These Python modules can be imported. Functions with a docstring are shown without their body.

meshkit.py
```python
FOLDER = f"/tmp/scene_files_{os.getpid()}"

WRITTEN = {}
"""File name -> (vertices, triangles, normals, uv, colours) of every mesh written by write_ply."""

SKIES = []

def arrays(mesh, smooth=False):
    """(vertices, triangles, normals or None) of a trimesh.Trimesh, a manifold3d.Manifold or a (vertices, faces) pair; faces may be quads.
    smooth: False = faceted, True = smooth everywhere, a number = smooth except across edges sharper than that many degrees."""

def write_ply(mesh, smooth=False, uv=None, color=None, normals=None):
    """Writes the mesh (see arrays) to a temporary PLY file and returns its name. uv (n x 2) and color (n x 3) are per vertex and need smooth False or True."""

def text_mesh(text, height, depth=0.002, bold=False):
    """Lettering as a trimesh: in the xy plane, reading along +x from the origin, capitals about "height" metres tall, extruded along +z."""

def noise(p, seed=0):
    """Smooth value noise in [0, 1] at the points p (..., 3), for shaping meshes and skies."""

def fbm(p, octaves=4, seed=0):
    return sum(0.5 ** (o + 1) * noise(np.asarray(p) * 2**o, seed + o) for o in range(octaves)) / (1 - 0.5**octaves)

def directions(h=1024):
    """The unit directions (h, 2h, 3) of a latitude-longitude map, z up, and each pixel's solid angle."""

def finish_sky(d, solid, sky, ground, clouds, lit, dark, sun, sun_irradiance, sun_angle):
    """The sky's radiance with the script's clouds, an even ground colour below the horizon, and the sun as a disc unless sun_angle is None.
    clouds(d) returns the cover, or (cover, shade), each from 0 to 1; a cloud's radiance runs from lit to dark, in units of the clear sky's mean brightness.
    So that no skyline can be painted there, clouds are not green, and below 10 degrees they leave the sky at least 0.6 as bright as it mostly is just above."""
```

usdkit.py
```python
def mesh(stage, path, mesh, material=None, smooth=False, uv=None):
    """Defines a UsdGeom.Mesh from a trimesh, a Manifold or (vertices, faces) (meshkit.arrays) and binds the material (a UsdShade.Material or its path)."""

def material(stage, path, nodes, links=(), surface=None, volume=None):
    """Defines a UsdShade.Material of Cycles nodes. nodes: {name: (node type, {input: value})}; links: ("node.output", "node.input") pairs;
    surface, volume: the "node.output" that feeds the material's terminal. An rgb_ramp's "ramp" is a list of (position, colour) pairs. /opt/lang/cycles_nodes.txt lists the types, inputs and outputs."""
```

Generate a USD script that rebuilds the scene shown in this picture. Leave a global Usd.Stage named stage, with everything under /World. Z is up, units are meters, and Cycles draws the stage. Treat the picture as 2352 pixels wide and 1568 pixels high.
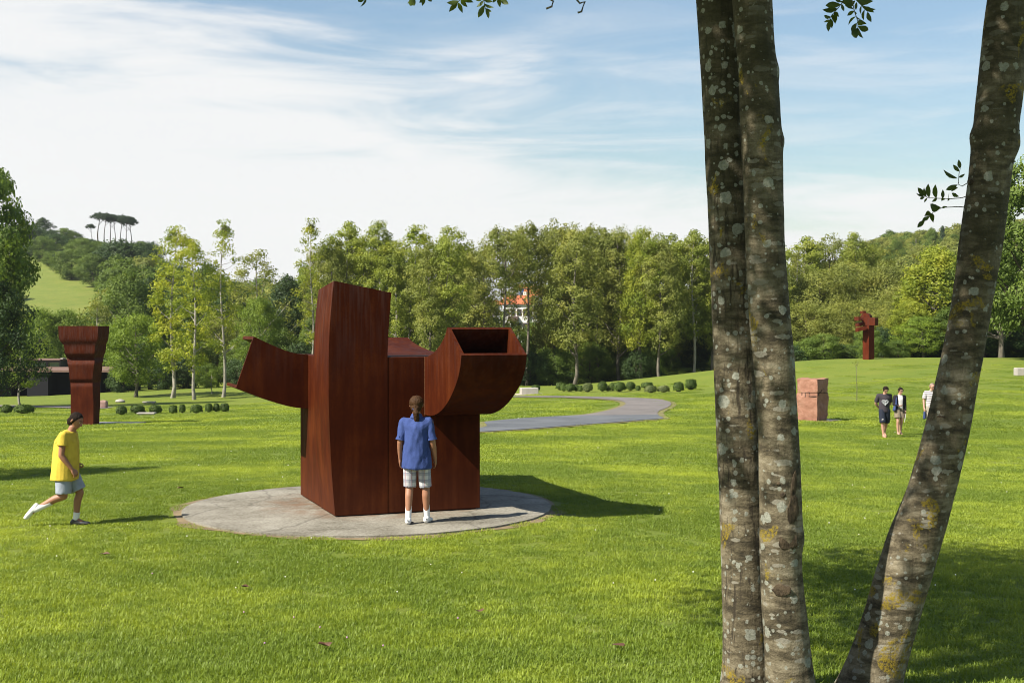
import math, random
import numpy as np, trimesh, usdkit, meshkit
import manifold3d as m3
from scipy.interpolate import RBFInterpolator, RegularGridInterpolator
from shapely.geometry import Polygon, Point
from pxr import Usd, UsdGeom, UsdLux, UsdShade, Sdf, Gf, Vt

stage = Usd.Stage.CreateInMemory()
UsdGeom.SetStageUpAxis(stage, UsdGeom.Tokens.z)
UsdGeom.SetStageMetersPerUnit(stage, 1.0)
UsdGeom.Xform.Define(stage, '/World')
UsdGeom.Scope.Define(stage, '/World/Looks')

# ------------------------------------------------------------------ camera, sky, sun, exposure
EYE = np.array([0.0, 0.0, 2.74]); FPX = 2900.0; CX, CY, HOR = 1176.0, 784.0, 750.0   # pixels of a 2352 x 1568 copy of the photograph
PITCH = math.atan((CY - HOR) / FPX)
cam = UsdGeom.Camera.Define(stage, '/World/camera')
cam.AddTranslateOp().Set(Gf.Vec3d(*EYE)); cam.AddRotateXOp().Set(90.0 - math.degrees(PITCH))
cam.CreateHorizontalApertureAttr(36.0); cam.CreateVerticalApertureAttr(24.0)
cam.CreateFocalLengthAttr(36.0 * FPX / 2352.0); cam.CreateClippingRangeAttr(Gf.Vec2f(0.1, 20000.0))
cam.CreateExposureAttr(1.2)

SUN_AZ, SUN_EL = math.radians(31.0), math.radians(45.0)      # shadows run to the right and away from the camera
TO_SUN = np.array([-math.cos(SUN_AZ) * math.cos(SUN_EL), -math.sin(SUN_AZ) * math.cos(SUN_EL), math.sin(SUN_EL)])
dome = UsdLux.DomeLight.Define(stage, '/World/sky')
dome.GetPrim().SetCustomDataByKey('kind', 'structure'); dome.GetPrim().SetCustomDataByKey('label', 'blue sky with thin white cirrus veil')
sky = usdkit.material(stage, '/World/Looks/sky_look', {
    'tc': ('texture_coordinate', {}),
    'sky': ('sky_texture', {'sky_type': 'single_scattering', 'sun_disc': False, 'sun_elevation': SUN_EL, 'sun_rotation': math.atan2(TO_SUN[0], TO_SUN[1]), 'altitude': 100.0, 'air_density': 1.4, 'aerosol_density': 0.8, 'ozone_density': 3.2}),
    'sep': ('separate_xyz', {}),
    # streaky cirrus: noise stretched along a tilted axis
    'rot': ('mapping', {'mapping_type': 'point', 'rotation': (0, math.radians(13), 0), 'scale': (1.1, 1.1, 7.5)}),
    'n1': ('noise_texture', {'scale': 3.2, 'detail': 6, 'roughness': 0.54, 'distortion': 0.7}),
    'rot2': ('mapping', {'mapping_type': 'point', 'rotation': (0, math.radians(-20), 0), 'scale': (1.6, 1.6, 11.0), 'location': (3.1, 1.7, 0.4)}),
    'n2': ('noise_texture', {'scale': 5.0, 'detail': 5, 'roughness': 0.55, 'distortion': 0.4}),
    # a broad bank of veil cloud whose upper edge falls from left to right
    'xs': ('math', {'math_type': 'multiply', 'value2': -0.27}),
    'edge0': ('math', {'math_type': 'subtract'}),
    'nz': ('math', {'math_type': 'multiply_add', 'value2': 0.30, 'value3': 0.018}),
    'edge': ('math', {'math_type': 'add'}),
    'bank': ('map_range', {'range_type': 'smoothstep', 'from_min': -0.03, 'from_max': 0.065, 'to_min': 0.0, 'to_max': 0.93, 'clamp': True}),
    'wisp': ('map_range', {'range_type': 'smoothstep', 'from_min': 0.40, 'from_max': 0.72, 'to_min': 0.0, 'to_max': 0.42, 'clamp': True}),
    'wisp2': ('map_range', {'range_type': 'smoothstep', 'from_min': 0.46, 'from_max': 0.75, 'to_min': 0.0, 'to_max': 0.30, 'clamp': True}),
    'thin': ('map_range', {'range_type': 'smoothstep', 'from_min': 0.10, 'from_max': 0.60, 'to_min': 1.0, 'to_max': 0.22, 'clamp': True}), 'wt': ('math', {'math_type': 'multiply'}), 'wt2': ('math', {'math_type': 'multiply'}),
    'inv1': ('math', {'math_type': 'subtract', 'value1': 1.0}), 'inv2': ('math', {'math_type': 'subtract', 'value1': 1.0}), 'inv3': ('math', {'math_type': 'subtract', 'value1': 1.0}),
    'p1': ('math', {'math_type': 'multiply'}), 'p2': ('math', {'math_type': 'multiply'}),
    'cov': ('math', {'math_type': 'subtract', 'value1': 1.0}),
    'white': ('mix_color', {'a': (0, 0, 0), 'b': (6.8, 6.82, 6.8)}),
    'bg': ('background_shader', {'strength': 0.06}),
}, [('tc.generated', 'sep.vector'), ('tc.generated', 'rot.vector'), ('rot.vector', 'n1.vector'), ('tc.generated', 'rot2.vector'), ('rot2.vector', 'n2.vector'),
    ('sep.x', 'xs.value1'), ('xs.value', 'edge0.value1'), ('sep.z', 'edge0.value2'), ('n1.fac', 'nz.value1'), ('edge0.value', 'edge.value1'), ('nz.value', 'edge.value2'),
    ('edge.value', 'bank.value'), ('n1.fac', 'wisp.value'), ('n2.fac', 'wisp2.value'),
    ('bank.result', 'inv1.value2'), ('sep.z', 'thin.value'), ('wisp.result', 'wt.value1'), ('thin.result', 'wt.value2'), ('wisp2.result', 'wt2.value1'), ('thin.result', 'wt2.value2'), ('wt.value', 'inv2.value2'), ('wt2.value', 'inv3.value2'),
    ('inv1.value', 'p1.value1'), ('inv2.value', 'p1.value2'), ('p1.value', 'p2.value1'), ('inv3.value', 'p2.value2'), ('p2.value', 'cov.value2'),
    ('sky.color', 'white.a'), ('cov.value', 'white.fac'), ('white.result', 'bg.color')], surface='bg.background')
UsdShade.MaterialBindingAPI.Apply(dome.GetPrim()).Bind(sky)
sun = UsdLux.DistantLight.Define(stage, '/World/sun')
sun.CreateNormalizeAttr(True); sun.CreateIntensityAttr(1.25); sun.CreateAngleAttr(0.53); sun.CreateColorAttr(Gf.Vec3f(1.0, 0.93, 0.81))
_m = Gf.Matrix4d(); _z = Gf.Vec3d(*TO_SUN)
sun.AddTransformOp().Set(Gf.Matrix4d().SetRotate(Gf.Rotation(Gf.Vec3d(0, 0, 1), _z)))

HAZE = 0.00008
# ------------------------------------------------------------------ helpers
rng = np.random.default_rng(7)
W = '/World/'
_used = {}
def numbered(parent, name):
    k = (str(parent), name); n = _used.get(k, 0); _used[k] = n + 1
    return name if n == 0 else f'{name}_{n:03d}'
def tag(p, label=None, cat=None, group=None, kind=None):
    p = p.GetPrim() if hasattr(p, 'GetPrim') else p
    for k, v in (('label', label), ('category', cat), ('group', group), ('kind', kind)):
        if v: p.SetCustomDataByKey(k, v)
    return p
def thing(name, label, cat, loc=(0, 0, 0), rotz=0.0, group=None, scale=None):
    x = UsdGeom.Xform.Define(stage, W + numbered('/World', name))
    x.AddTranslateOp().Set(Gf.Vec3d(*map(float, loc)))
    if rotz: x.AddRotateZOp().Set(float(rotz))
    if scale is not None: x.AddScaleOp().Set(Gf.Vec3f(*map(float, scale)))
    return tag(x, label, cat, group)
def part(parent, name, mesh, mat, smooth=False, label=None):
    path = str(parent.GetPath()) + '/' + numbered(parent.GetPath(), name)
    m = usdkit.mesh(stage, path, mesh, mat, smooth=smooth)
    if label: tag(m, label)
    return m.GetPrim()
def single(name, mesh, mat, label=None, cat=None, group=None, kind=None, smooth=False):
    m = usdkit.mesh(stage, W + numbered('/World', name), mesh, mat, smooth=smooth)
    return tag(m, label, cat, group, kind)
def cat_(ms): return trimesh.util.concatenate(ms)
def box(x0, x1, y0, y1, z0, z1, bev=0.0):
    if bev:
        pts = []
        for sx in (0, 1):
            for sy in (0, 1):
                for sz in (0, 1):
                    c = np.array([(x0, x1)[sx], (y0, y1)[sy], (z0, z1)[sz]], float); d = np.array([1 - 2 * sx, 1 - 2 * sy, 1 - 2 * sz]) * bev
                    for k in range(3):
                        q = c + d; q[k] = c[k]; pts.append(q)
        return trimesh.convex.convex_hull(np.array(pts))
    m = trimesh.creation.box([x1 - x0, y1 - y0, z1 - z0]); m.apply_translation([(x0 + x1) / 2, (y0 + y1) / 2, (z0 + z1) / 2]); return m
def tubes(paths, sides=6):
    V, F, n = [], [], 0
    for p, r in paths:
        p = np.asarray(p, float); r = np.broadcast_to(r, (len(p),)); k = sides
        t = np.gradient(p, axis=0); t /= np.linalg.norm(t, axis=1, keepdims=True) + 1e-12
        a = np.cross(t, np.where(np.abs(t[:, 2:]) < 0.9, [0, 0, 1.0], [1.0, 0, 0])); a /= np.linalg.norm(a, axis=1, keepdims=True) + 1e-12
        b = np.cross(t, a); ang = np.arange(k) * 2 * np.pi / k
        v = p[:, None] + r[:, None, None] * (np.cos(ang)[None, :, None] * a[:, None] + np.sin(ang)[None, :, None] * b[:, None])
        V.append(v.reshape(-1, 3)); i, j = np.meshgrid(np.arange(len(p) - 1), np.arange(k), indexing='ij')
        q = np.stack([i * k + j, i * k + (j + 1) % k, (i + 1) * k + (j + 1) % k, (i + 1) * k + j], -1).reshape(-1, 4) + n
        F.append(np.vstack([q[:, [0, 1, 2]], q[:, [0, 2, 3]]]))
        cap = np.array([[(len(p) - 1) * k, (len(p) - 1) * k + c, (len(p) - 1) * k + c + 1] for c in range(1, k - 1)]) + n
        cap0 = np.array([[0, c + 1, c] for c in range(1, k - 1)]) + n
        F += [cap, cap0]; n += len(p) * k
    return trimesh.Trimesh(np.vstack(V), np.vstack(F), process=False)
def grid_faces(nr, nc, wrap=False):
    i, j = np.meshgrid(np.arange(nr - 1), np.arange(nc if wrap else nc - 1), indexing='ij'); j2 = (j + 1) % nc
    q = np.stack([i * nc + j, i * nc + j2, (i + 1) * nc + j2, (i + 1) * nc + j], -1).reshape(-1, 4)
    return np.vstack([q[:, [0, 1, 2]], q[:, [0, 2, 3]]])
ONES = 'zeroth first second third fourth fifth sixth seventh eighth ninth tenth eleventh twelfth thirteenth fourteenth fifteenth sixteenth seventeenth eighteenth nineteenth'.split()
def ordinal(n):
    if n < 20: return ONES[n]
    t, o = divmod(n, 10); tens = {2: 'twent', 3: 'thirt', 4: 'fort', 5: 'fift', 6: 'sixt', 7: 'sevent'}[t]
    return tens + 'ieth' if o == 0 else tens + 'y-' + ONES[o]

# a photograph pixel at a distance y -> the point in the place (used only to lay the place out)
_F = np.array([0, math.cos(PITCH), -math.sin(PITCH)]); _U = np.array([0, math.sin(PITCH), math.cos(PITCH)])
def at(px, py, D):
    d = np.array([px - CX, 0, 0]) + (CY - py) * _U + FPX * _F
    return EYE + d * (D / d[1])

# ------------------------------------------------------------------ materials
def mat(name, nodes, links, surface='p.BSDF', volume=None): return usdkit.material(stage, '/World/Looks/' + name, nodes, links, surface=surface, volume=volume)
def plain(name, col, rough=0.6, var=0.15, scale=6.0, bump=0.0, bscale=None, spec=0.5, det=4, stretch=(1, 1, 1), metallic=0.0):
    c = np.array(col, float)
    n = {'tc': ('texture_coordinate', {}), 'mp': ('mapping', {'scale': stretch}), 'n': ('noise_texture', {'scale': scale, 'detail': det, 'roughness': 0.6}),
         'r': ('rgb_ramp', {'ramp': [(0.25, c * (1 - var)), (0.75, np.minimum(c * (1 + var), 1))]}), 'p': ('principled_bsdf', {'roughness': rough, 'specular_ior_level': spec, 'metallic': metallic})}
    l = [('tc.object', 'mp.vector'), ('mp.vector', 'n.vector'), ('n.fac', 'r.fac'), ('r.color', 'p.base_color')]
    if bump:
        n['nb'] = ('noise_texture', {'scale': bscale or scale * 4, 'detail': 5}); n['b'] = ('bump', {'strength': bump, 'distance': 0.02})
        l += [('mp.vector', 'nb.vector'), ('nb.fac', 'b.height'), ('b.normal', 'p.normal')]
    return mat(name, n, l)
def leaf(name, cols, trans=0.38, tint=(1.25, 1.25, 0.5), clump=0.55):
    n = {'g': ('geometry', {}), 'r': ('rgb_ramp', {'ramp': [(i / (len(cols) - 1), c) for i, c in enumerate(cols)]}),
         'oi': ('object_info', {}), 'nz': ('noise_texture', {'scale': clump, 'detail': 2}), 'a1': ('math', {'math_type': 'multiply_add', 'value2': 0.55}),
         'hr': ('math', {'math_type': 'multiply_add', 'value2': 0.16, 'value3': 0.92}), 'v': ('hsv', {'hue': 0.5, 'saturation': 1.0}),
         'nn': ('map_range', {'from_min': 0.3, 'from_max': 0.7, 'to_min': -0.05, 'to_max': 0.5, 'clamp': True}),
         'tm': ('mix_color', {'blend_type': 'multiply', 'fac': 1.0, 'b': tint, 'use_clamp': False}), 
         'd': ('principled_bsdf', {'roughness': 0.55, 'specular_ior_level': 0.25}), 't': ('translucent_bsdf', {}), 'm': ('mix_closure', {'fac': trans})}
    l = [('g.position', 'nz.vector'), ('nz.fac', 'nn.value'), ('g.random_per_island', 'a1.value1'), ('nn.result', 'a1.value3'), ('a1.value', 'r.fac'), ('oi.random', 'hr.value1'),
         ('hr.value', 'v.value'), ('r.color', 'v.color'), ('v.color', 'd.base_color'), ('v.color', 'tm.a'), ('tm.result', 't.color'), ('d.BSDF', 'm.closure1'), ('t.BSDF', 'm.closure2')]
    return mat(name, n, l, surface='m.closure')
def corten(name, dark, mid, light, dust=0.35, zdust=0.0):
    return mat(name, {
        'tc': ('texture_coordinate', {}), 'mp': ('mapping', {'scale': (6.5, 6.5, 0.42)}), 'mp2': ('mapping', {'scale': (1.5, 1.5, 0.8)}),
        'n': ('noise_texture', {'scale': 1.6, 'detail': 4, 'roughness': 0.5, 'distortion': 0.1}), 'n2': ('noise_texture', {'scale': 1.5, 'detail': 6, 'roughness': 0.62}), 'n3': ('noise_texture', {'scale': 38, 'detail': 5, 'roughness': 0.7}),
        'add': ('math', {'math_type': 'multiply_add', 'value2': 0.26}), 'add2': ('math', {'math_type': 'multiply_add', 'value2': 0.16}), 'hf': ('math', {'math_type': 'multiply', 'value2': 0.50}),
        'r': ('rgb_ramp', {'ramp': [(0.26, dark), (0.46, mid), (0.72, light)]}),
        'sp': ('separate_xyz', {}), 'dz': ('map_range', {'from_min': zdust + 0.02, 'from_max': zdust + 0.85, 'to_min': dust, 'to_max': 0.0, 'clamp': True}), 'dn': ('math', {'math_type': 'multiply'}),
        'dm': ('mix_color', {'b': (0.15, 0.060, 0.032)}), 'ns': ('noise_texture', {'scale': 2.6, 'detail': 5, 'roughness': 0.6}), 'sz': ('map_range', {'from_min': 1.7, 'from_max': 3.3, 'to_min': 0.0, 'to_max': 0.6, 'clamp': True}), 'ss': ('map_range', {'from_min': 0.45, 'from_max': 0.68, 'to_min': 0.0, 'to_max': 1.0, 'clamp': True}), 'sm': ('math', {'math_type': 'multiply'}), 'st': ('mix_color', {'b': (0.066, 0.034, 0.030)}),
        'p': ('principled_bsdf', {'specular_ior_level': 0.03}), 'rr': ('map_range', {'from_min': 0.3, 'from_max': 0.7, 'to_min': 0.5, 'to_max': 0.72}), 'b': ('bump', {'strength': 0.12, 'distance': 0.01})},
        [('tc.object', 'mp.vector'), ('tc.object', 'mp2.vector'), ('mp.vector', 'n.vector'), ('mp2.vector', 'n2.vector'), ('tc.object', 'n3.vector'),
         ('n2.fac', 'hf.value1'), ('n.fac', 'add.value1'), ('hf.value', 'add.value3'), ('n3.fac', 'add2.value1'), ('add.value', 'add2.value3'), ('add2.value', 'r.fac'),
         ('tc.object', 'sp.vector'), ('sp.z', 'dz.value'), ('dz.result', 'dn.value1'), ('n.fac', 'dn.value2'), ('dn.value', 'dm.fac'), ('r.color', 'dm.a'), ('mp.vector', 'ns.vector'), ('sp.z', 'sz.value'), ('ns.fac', 'ss.value'), ('sz.result', 'sm.value1'), ('ss.result', 'sm.value2'), ('sm.value', 'st.fac'), ('dm.result', 'st.a'), ('st.result', 'p.base_color'),
         ('n.fac', 'rr.value'), ('rr.result', 'p.roughness'), ('n3.fac', 'b.height'), ('b.normal', 'p.normal')])

# ------------------------------------------------------------------ terrain
_ctl = []
def cp(px, py, D): p = at(px, py, D); _ctl.append((p[0], p[1], p[2]))
for X, Y, Z in ((0, 0, 1.0), (-4, 0, 1.0), (5, 0, 1.0), (0, 4, 0.8), (-4, 5, 0.65), (5, 5, 0.65), (0, 8, 0.3), (-4, 9, 0.15), (5, 9, 0.25), (0, 13, 0), (-6, 13, -0.02), (7, 13, 0.0),
                (-6, 19, 0), (-2, 16, 0), (-2, 22, 0), (2, 19, 0), (-4, 19, 0), (6, 19, -0.08), (-2, 26, -0.14), (-9, 26, -0.25), (-40, 0, 0.6), (40, 0, 0.6), (-30, 20, 0), (30, 20, -0.1), (-60, 60, -1.8), (50, 45, -0.9),
                (0, -30, 1.5), (-60, -30, 1.5), (60, -30, 1.5)): _ctl.append((X, Y, Z))
for a in ((210, 977, 58), (50, 950, 80), (150, 936, 95), (397, 912, 122), (513, 912, 122), (150, 906, 150), (290, 897, 150), (620, 890, 132), (900, 886, 130), (1100, 990, 44), (1250, 910, 85), (1545, 928, 66),
          (1350, 897, 98), (1585, 895, 92), (1215, 905, 95), (1640, 850, 113), (1450, 872, 118), (1300, 887, 124), (1993, 825, 104), (2352, 823, 104), (1830, 829, 106), (1993, 850, 140), (2352, 850, 140), (1700, 874, 145),
          (1865, 963, 52), (2030, 1003, 42.5), (2300, 905, 70), (2300, 1000, 46), (2300, 1090, 29), (700, 960, 62), (500, 1010, 40), (900, 890, 170), (1400, 890, 170), (300, 880, 175)): cp(*a)
_ctl = np.array(_ctl)
_rbf = RBFInterpolator(_ctl[:, :2] / 60.0, _ctl[:, 2], kernel='thin_plate_spline', smoothing=0.004)
GX = np.unique(np.concatenate([np.linspace(-14, 16, 61), np.linspace(-120, 120, 121)]))
GY = np.unique(np.concatenate([np.linspace(-25, 0, 11), np.linspace(0, 32, 65), np.linspace(32, 120, 67), np.linspace(120, 230, 34)]))
_gx, _gy = np.meshgrid(GX, GY)
_q = np.stack([np.clip(_gx, -75, 75), _gy], -1).reshape(-1, 2)
_gz = _rbf(_q / 60.0).reshape(_gx.shape)
_gz = np.clip(_gz, -7.5, 2.0)
_far = np.clip((_gy - 170) / 50, 0, 1); _gz = _gz * (1 - _far) + (-3.6) * _far
_flat = np.clip(1.25 - np.hypot(_gx + 1.74, _gy - 18.9) / 4.5, 0, 1) ** 0.5; _gz = _gz * (1 - _flat)
_H = RegularGridInterpolator((GY, GX), _gz, bounds_error=False, fill_value=None)
def _k(px): return float(np.interp(px, [-2000, 0, 230, 360, 500, 700, 1600, 1850, 2050, 2352, 4000], [0.9, 1.0, 1.0, 0.80, 0.50, 0.33, 0.30, 0.45, 0.86, 1.0, 1.0]))
def hill(X, Y):
    px = CX + X * FPX / np.maximum(Y, 1); k = np.interp(px, [-2000, 0, 230, 360, 500, 700, 1600, 1850, 2050, 2352, 4000], [0.9, 1.0, 1.0, 0.80, 0.50, 0.33, 0.30, 0.45, 0.86, 1.0, 1.0])
    return -4.2 + 0.134 * k * np.clip(np.minimum(Y, 490) - 195, 0, None) - 0.03 * np.clip(Y - 520, 0, None) + 1.3 * (meshkit.fbm(np.stack([X / 45, Y / 45, 0 * X], -1), 3, 5) - 0.5) * np.clip((Y - 195) / 60, 0, 1)
def H(X, Y):
    X = np.asarray(X, float); Y = np.asarray(Y, float)
    return np.where(Y > 222, hill(X, Y), _H(np.stack([Y, np.clip(X, -120, 120)], -1)))
def on_ground(px, py):
    """The lawn point seen at a pixel of the photograph."""
    Ds = np.linspace(5, 220, 4000); d = np.array([px - CX, 0, 0]) + (CY - py) * _U + FPX * _F
    P = EYE + d[None] * (Ds / d[1])[:, None]; below = P[:, 2] < H(P[:, 0], P[:, 1])
    i = int(np.argmax(below)) if below.any() else len(Ds) - 1
    return np.array([P[i, 0], P[i, 1], float(H(P[i, 0], P[i, 1]))])

def lawn_look(name, dry, mid, lush, soil):
    return mat(name, {'g': ('geometry', {}), 'n1': ('noise_texture', {'scale': 0.22, 'detail': 4, 'roughness': 0.6}), 'n2': ('noise_texture', {'scale': 2.6, 'detail': 5, 'roughness': 0.65}), 'n3': ('noise_texture', {'scale': 34, 'detail': 4, 'roughness': 0.7}),
        'a': ('math', {'math_type': 'multiply_add', 'value2': 0.5}), 'h': ('math', {'math_type': 'multiply', 'value2': 0.28}), 'a2': ('math', {'math_type': 'multiply_add', 'value2': 0.22}),
        'r': ('rgb_ramp', {'ramp': [(0.28, soil), (0.37, lush), (0.5, mid), (0.68, dry)]}),
        'p': ('principled_bsdf', {'roughness': 0.8, 'specular_ior_level': 0.15}), 'b': ('bump', {'strength': 0.7, 'distance': 0.05})},
        [('g.position', 'n1.vector'), ('g.position', 'n2.vector'), ('g.position', 'n3.vector'), ('n2.fac', 'h.value1'), ('n1.fac', 'a.value1'), ('h.value', 'a.value3'), ('n3.fac', 'a2.value1'), ('a.value', 'a2.value3'), ('a2.value', 'r.fac'),
         ('r.color', 'p.base_color'), ('n3.fac', 'b.height'), ('b.normal', 'p.normal')])
LAWN = lawn_look('lawn_look', (0.158, 0.172, 0.027), (0.120, 0.154, 0.020), (0.088, 0.130, 0.016), (0.068, 0.097, 0.014))
MEADOW = lawn_look('meadow_look', (0.17, 0.17, 0.04), (0.125, 0.155, 0.028), (0.095, 0.13, 0.022), (0.07, 0.10, 0.02))
lawn = trimesh.Trimesh(np.stack([_gx, _gy, _gz], -1).reshape(-1, 3), grid_faces(len(GY), len(GX)), process=False)
single('ground', lawn, LAWN, 'mown green lawn sloping gently away from the viewer', kind='structure', smooth=True)
hx = np.linspace(-1, 1, 140); hy = np.concatenate([np.linspace(221, 520, 90), np.linspace(530, 1500, 24)])
_hX, _hY = np.meshgrid(hx, hy); _hX = _hX * (60 + _hY * 0.75)
_hz = hill(_hX, _hY)
single('hills', trimesh.Trimesh(np.stack([_hX, _hY, _hz], -1).reshape(-1, 3), grid_faces(len(hy), 140), process=False), MEADOW, 'green meadow hillside rising behind the trees at left', kind='structure', smooth=True)
pl = trimesh.creation.box([3600, 3600, 0.2]); pl.apply_translation([0, 900, -9.0])
if HAZE:
    hb = trimesh.creation.box([3800, 3800, 92]); hb.apply_translation([0, 900, 36.0])
    single('haze', hb, mat('haze_look', {'v': ('principled_volume', {'color': (0.86, 0.91, 0.97), 'density': HAZE, 'anisotropy': 0.3})}, [], surface=None, volume='v.volume'), 'thin pale summer haze over the far hills', kind='stuff')
single('terrain', pl, MEADOW, kind='structure')

# ------------------------------------------------------------------ round concrete pad
CON = mat('concrete_look', {'tc': ('geometry', {}), 'n': ('noise_texture', {'scale': 1.1, 'detail': 6, 'roughness': 0.7}), 'n2': ('noise_texture', {'scale': 26, 'detail': 5, 'roughness': 0.7}), 'v': ('voronoi_texture', {'scale': 60}),
    'm': ('math', {'math_type': 'multiply_add', 'value2': 0.5}), 'h': ('math', {'math_type': 'multiply', 'value2': 0.5}), 'r': ('rgb_ramp', {'ramp': [(0.36, (0.070, 0.062, 0.045)), (0.46, (0.150, 0.138, 0.108)), (0.56, (0.22, 0.207, 0.170)), (0.70, (0.31, 0.295, 0.25))]}),
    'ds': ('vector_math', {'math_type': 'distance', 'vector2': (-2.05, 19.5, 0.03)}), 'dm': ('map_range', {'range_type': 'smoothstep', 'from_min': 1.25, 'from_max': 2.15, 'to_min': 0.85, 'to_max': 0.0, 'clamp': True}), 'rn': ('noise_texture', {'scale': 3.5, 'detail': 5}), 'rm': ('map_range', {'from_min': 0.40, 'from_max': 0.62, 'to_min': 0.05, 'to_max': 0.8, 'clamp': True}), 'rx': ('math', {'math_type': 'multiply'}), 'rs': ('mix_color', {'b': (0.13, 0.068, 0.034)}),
    'cv': ('voronoi_texture', {'feature': 'distance_to_edge', 'scale': 0.42}), 'cw': ('map_range', {'from_min': 0.0, 'from_max': 0.012, 'to_min': 0.55, 'to_max': 0.0, 'clamp': True}), 'wv': ('noise_texture', {'scale': 2.5, 'detail': 4}), 'wa': ('vector_math', {'math_type': 'multiply_add', 'vector2': (0.35, 0.35, 0.0)}), 'ck': ('mix_color', {'b': (0.045, 0.04, 0.03)}),
    'p': ('principled_bsdf', {'roughness': 0.85, 'specular_ior_level': 0.3}), 'b': ('bump', {'strength': 0.5, 'distance': 0.02})},
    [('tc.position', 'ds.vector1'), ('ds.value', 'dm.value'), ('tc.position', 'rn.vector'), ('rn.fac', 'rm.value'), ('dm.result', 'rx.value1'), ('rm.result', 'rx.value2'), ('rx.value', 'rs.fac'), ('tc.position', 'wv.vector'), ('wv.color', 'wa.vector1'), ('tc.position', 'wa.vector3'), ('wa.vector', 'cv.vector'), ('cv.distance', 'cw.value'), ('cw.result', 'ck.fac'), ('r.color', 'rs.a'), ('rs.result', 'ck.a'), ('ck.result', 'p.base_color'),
     ('tc.position', 'n.vector'), ('tc.position', 'n2.vector'), ('n2.fac', 'h.value1'), ('n.fac', 'm.value1'), ('h.value', 'm.value3'), ('m.value', 'r.fac'), ('n2.fac', 'b.height'), ('b.normal', 'p.normal')])
SOIL = plain('bare_soil_look', (0.15, 0.11, 0.055), 0.9, 0.4, 3, 0.5)
PADC, PADR = np.array([-2.16, 19.10]), 2.75
ang = np.linspace(0, 2 * np.pi, 120, endpoint=False)
def disc(c, r, z, wob, seed):
    rr = r + wob * (meshkit.noise(np.stack([np.cos(ang) * 5, np.sin(ang) * 5, 0 * ang + seed], -1), seed) - 0.5)
    v = np.vstack([[c[0], c[1], z], np.stack([c[0] + rr * np.cos(ang), c[1] + rr * np.sin(ang), 0 * ang + z], -1)]); n = len(ang)
    return v, np.array([[0, 1 + i, 1 + (i + 1) % n] for i in range(n)]), n
v, f, n = disc(PADC, PADR + 0.16, 0.006, 0.22, 3)
single('bare_soil_ring', trimesh.Trimesh(v, f, process=False), SOIL, 'thin ring of bare dry soil round the concrete pad', 'soil', kind='structure')
v, f, n = disc(PADC, PADR, 0.03, 0.03, 9)
v2 = v[1:].copy(); v2[:, 2] = -0.1
vv = np.vstack([v, v2]); ff = np.vstack([f, [[1 + i, 1 + n + i, 1 + n + (i + 1) % n] for i in range(n)], [[1 + i, 1 + n + (i + 1) % n, 1 + (i + 1) % n] for i in range(n)]])
single('concrete_pad', trimesh.Trimesh(vv, ff, process=False), CON, 'round weathered grey concrete pad under the large rusted steel sculpture', 'concrete pad')

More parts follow.
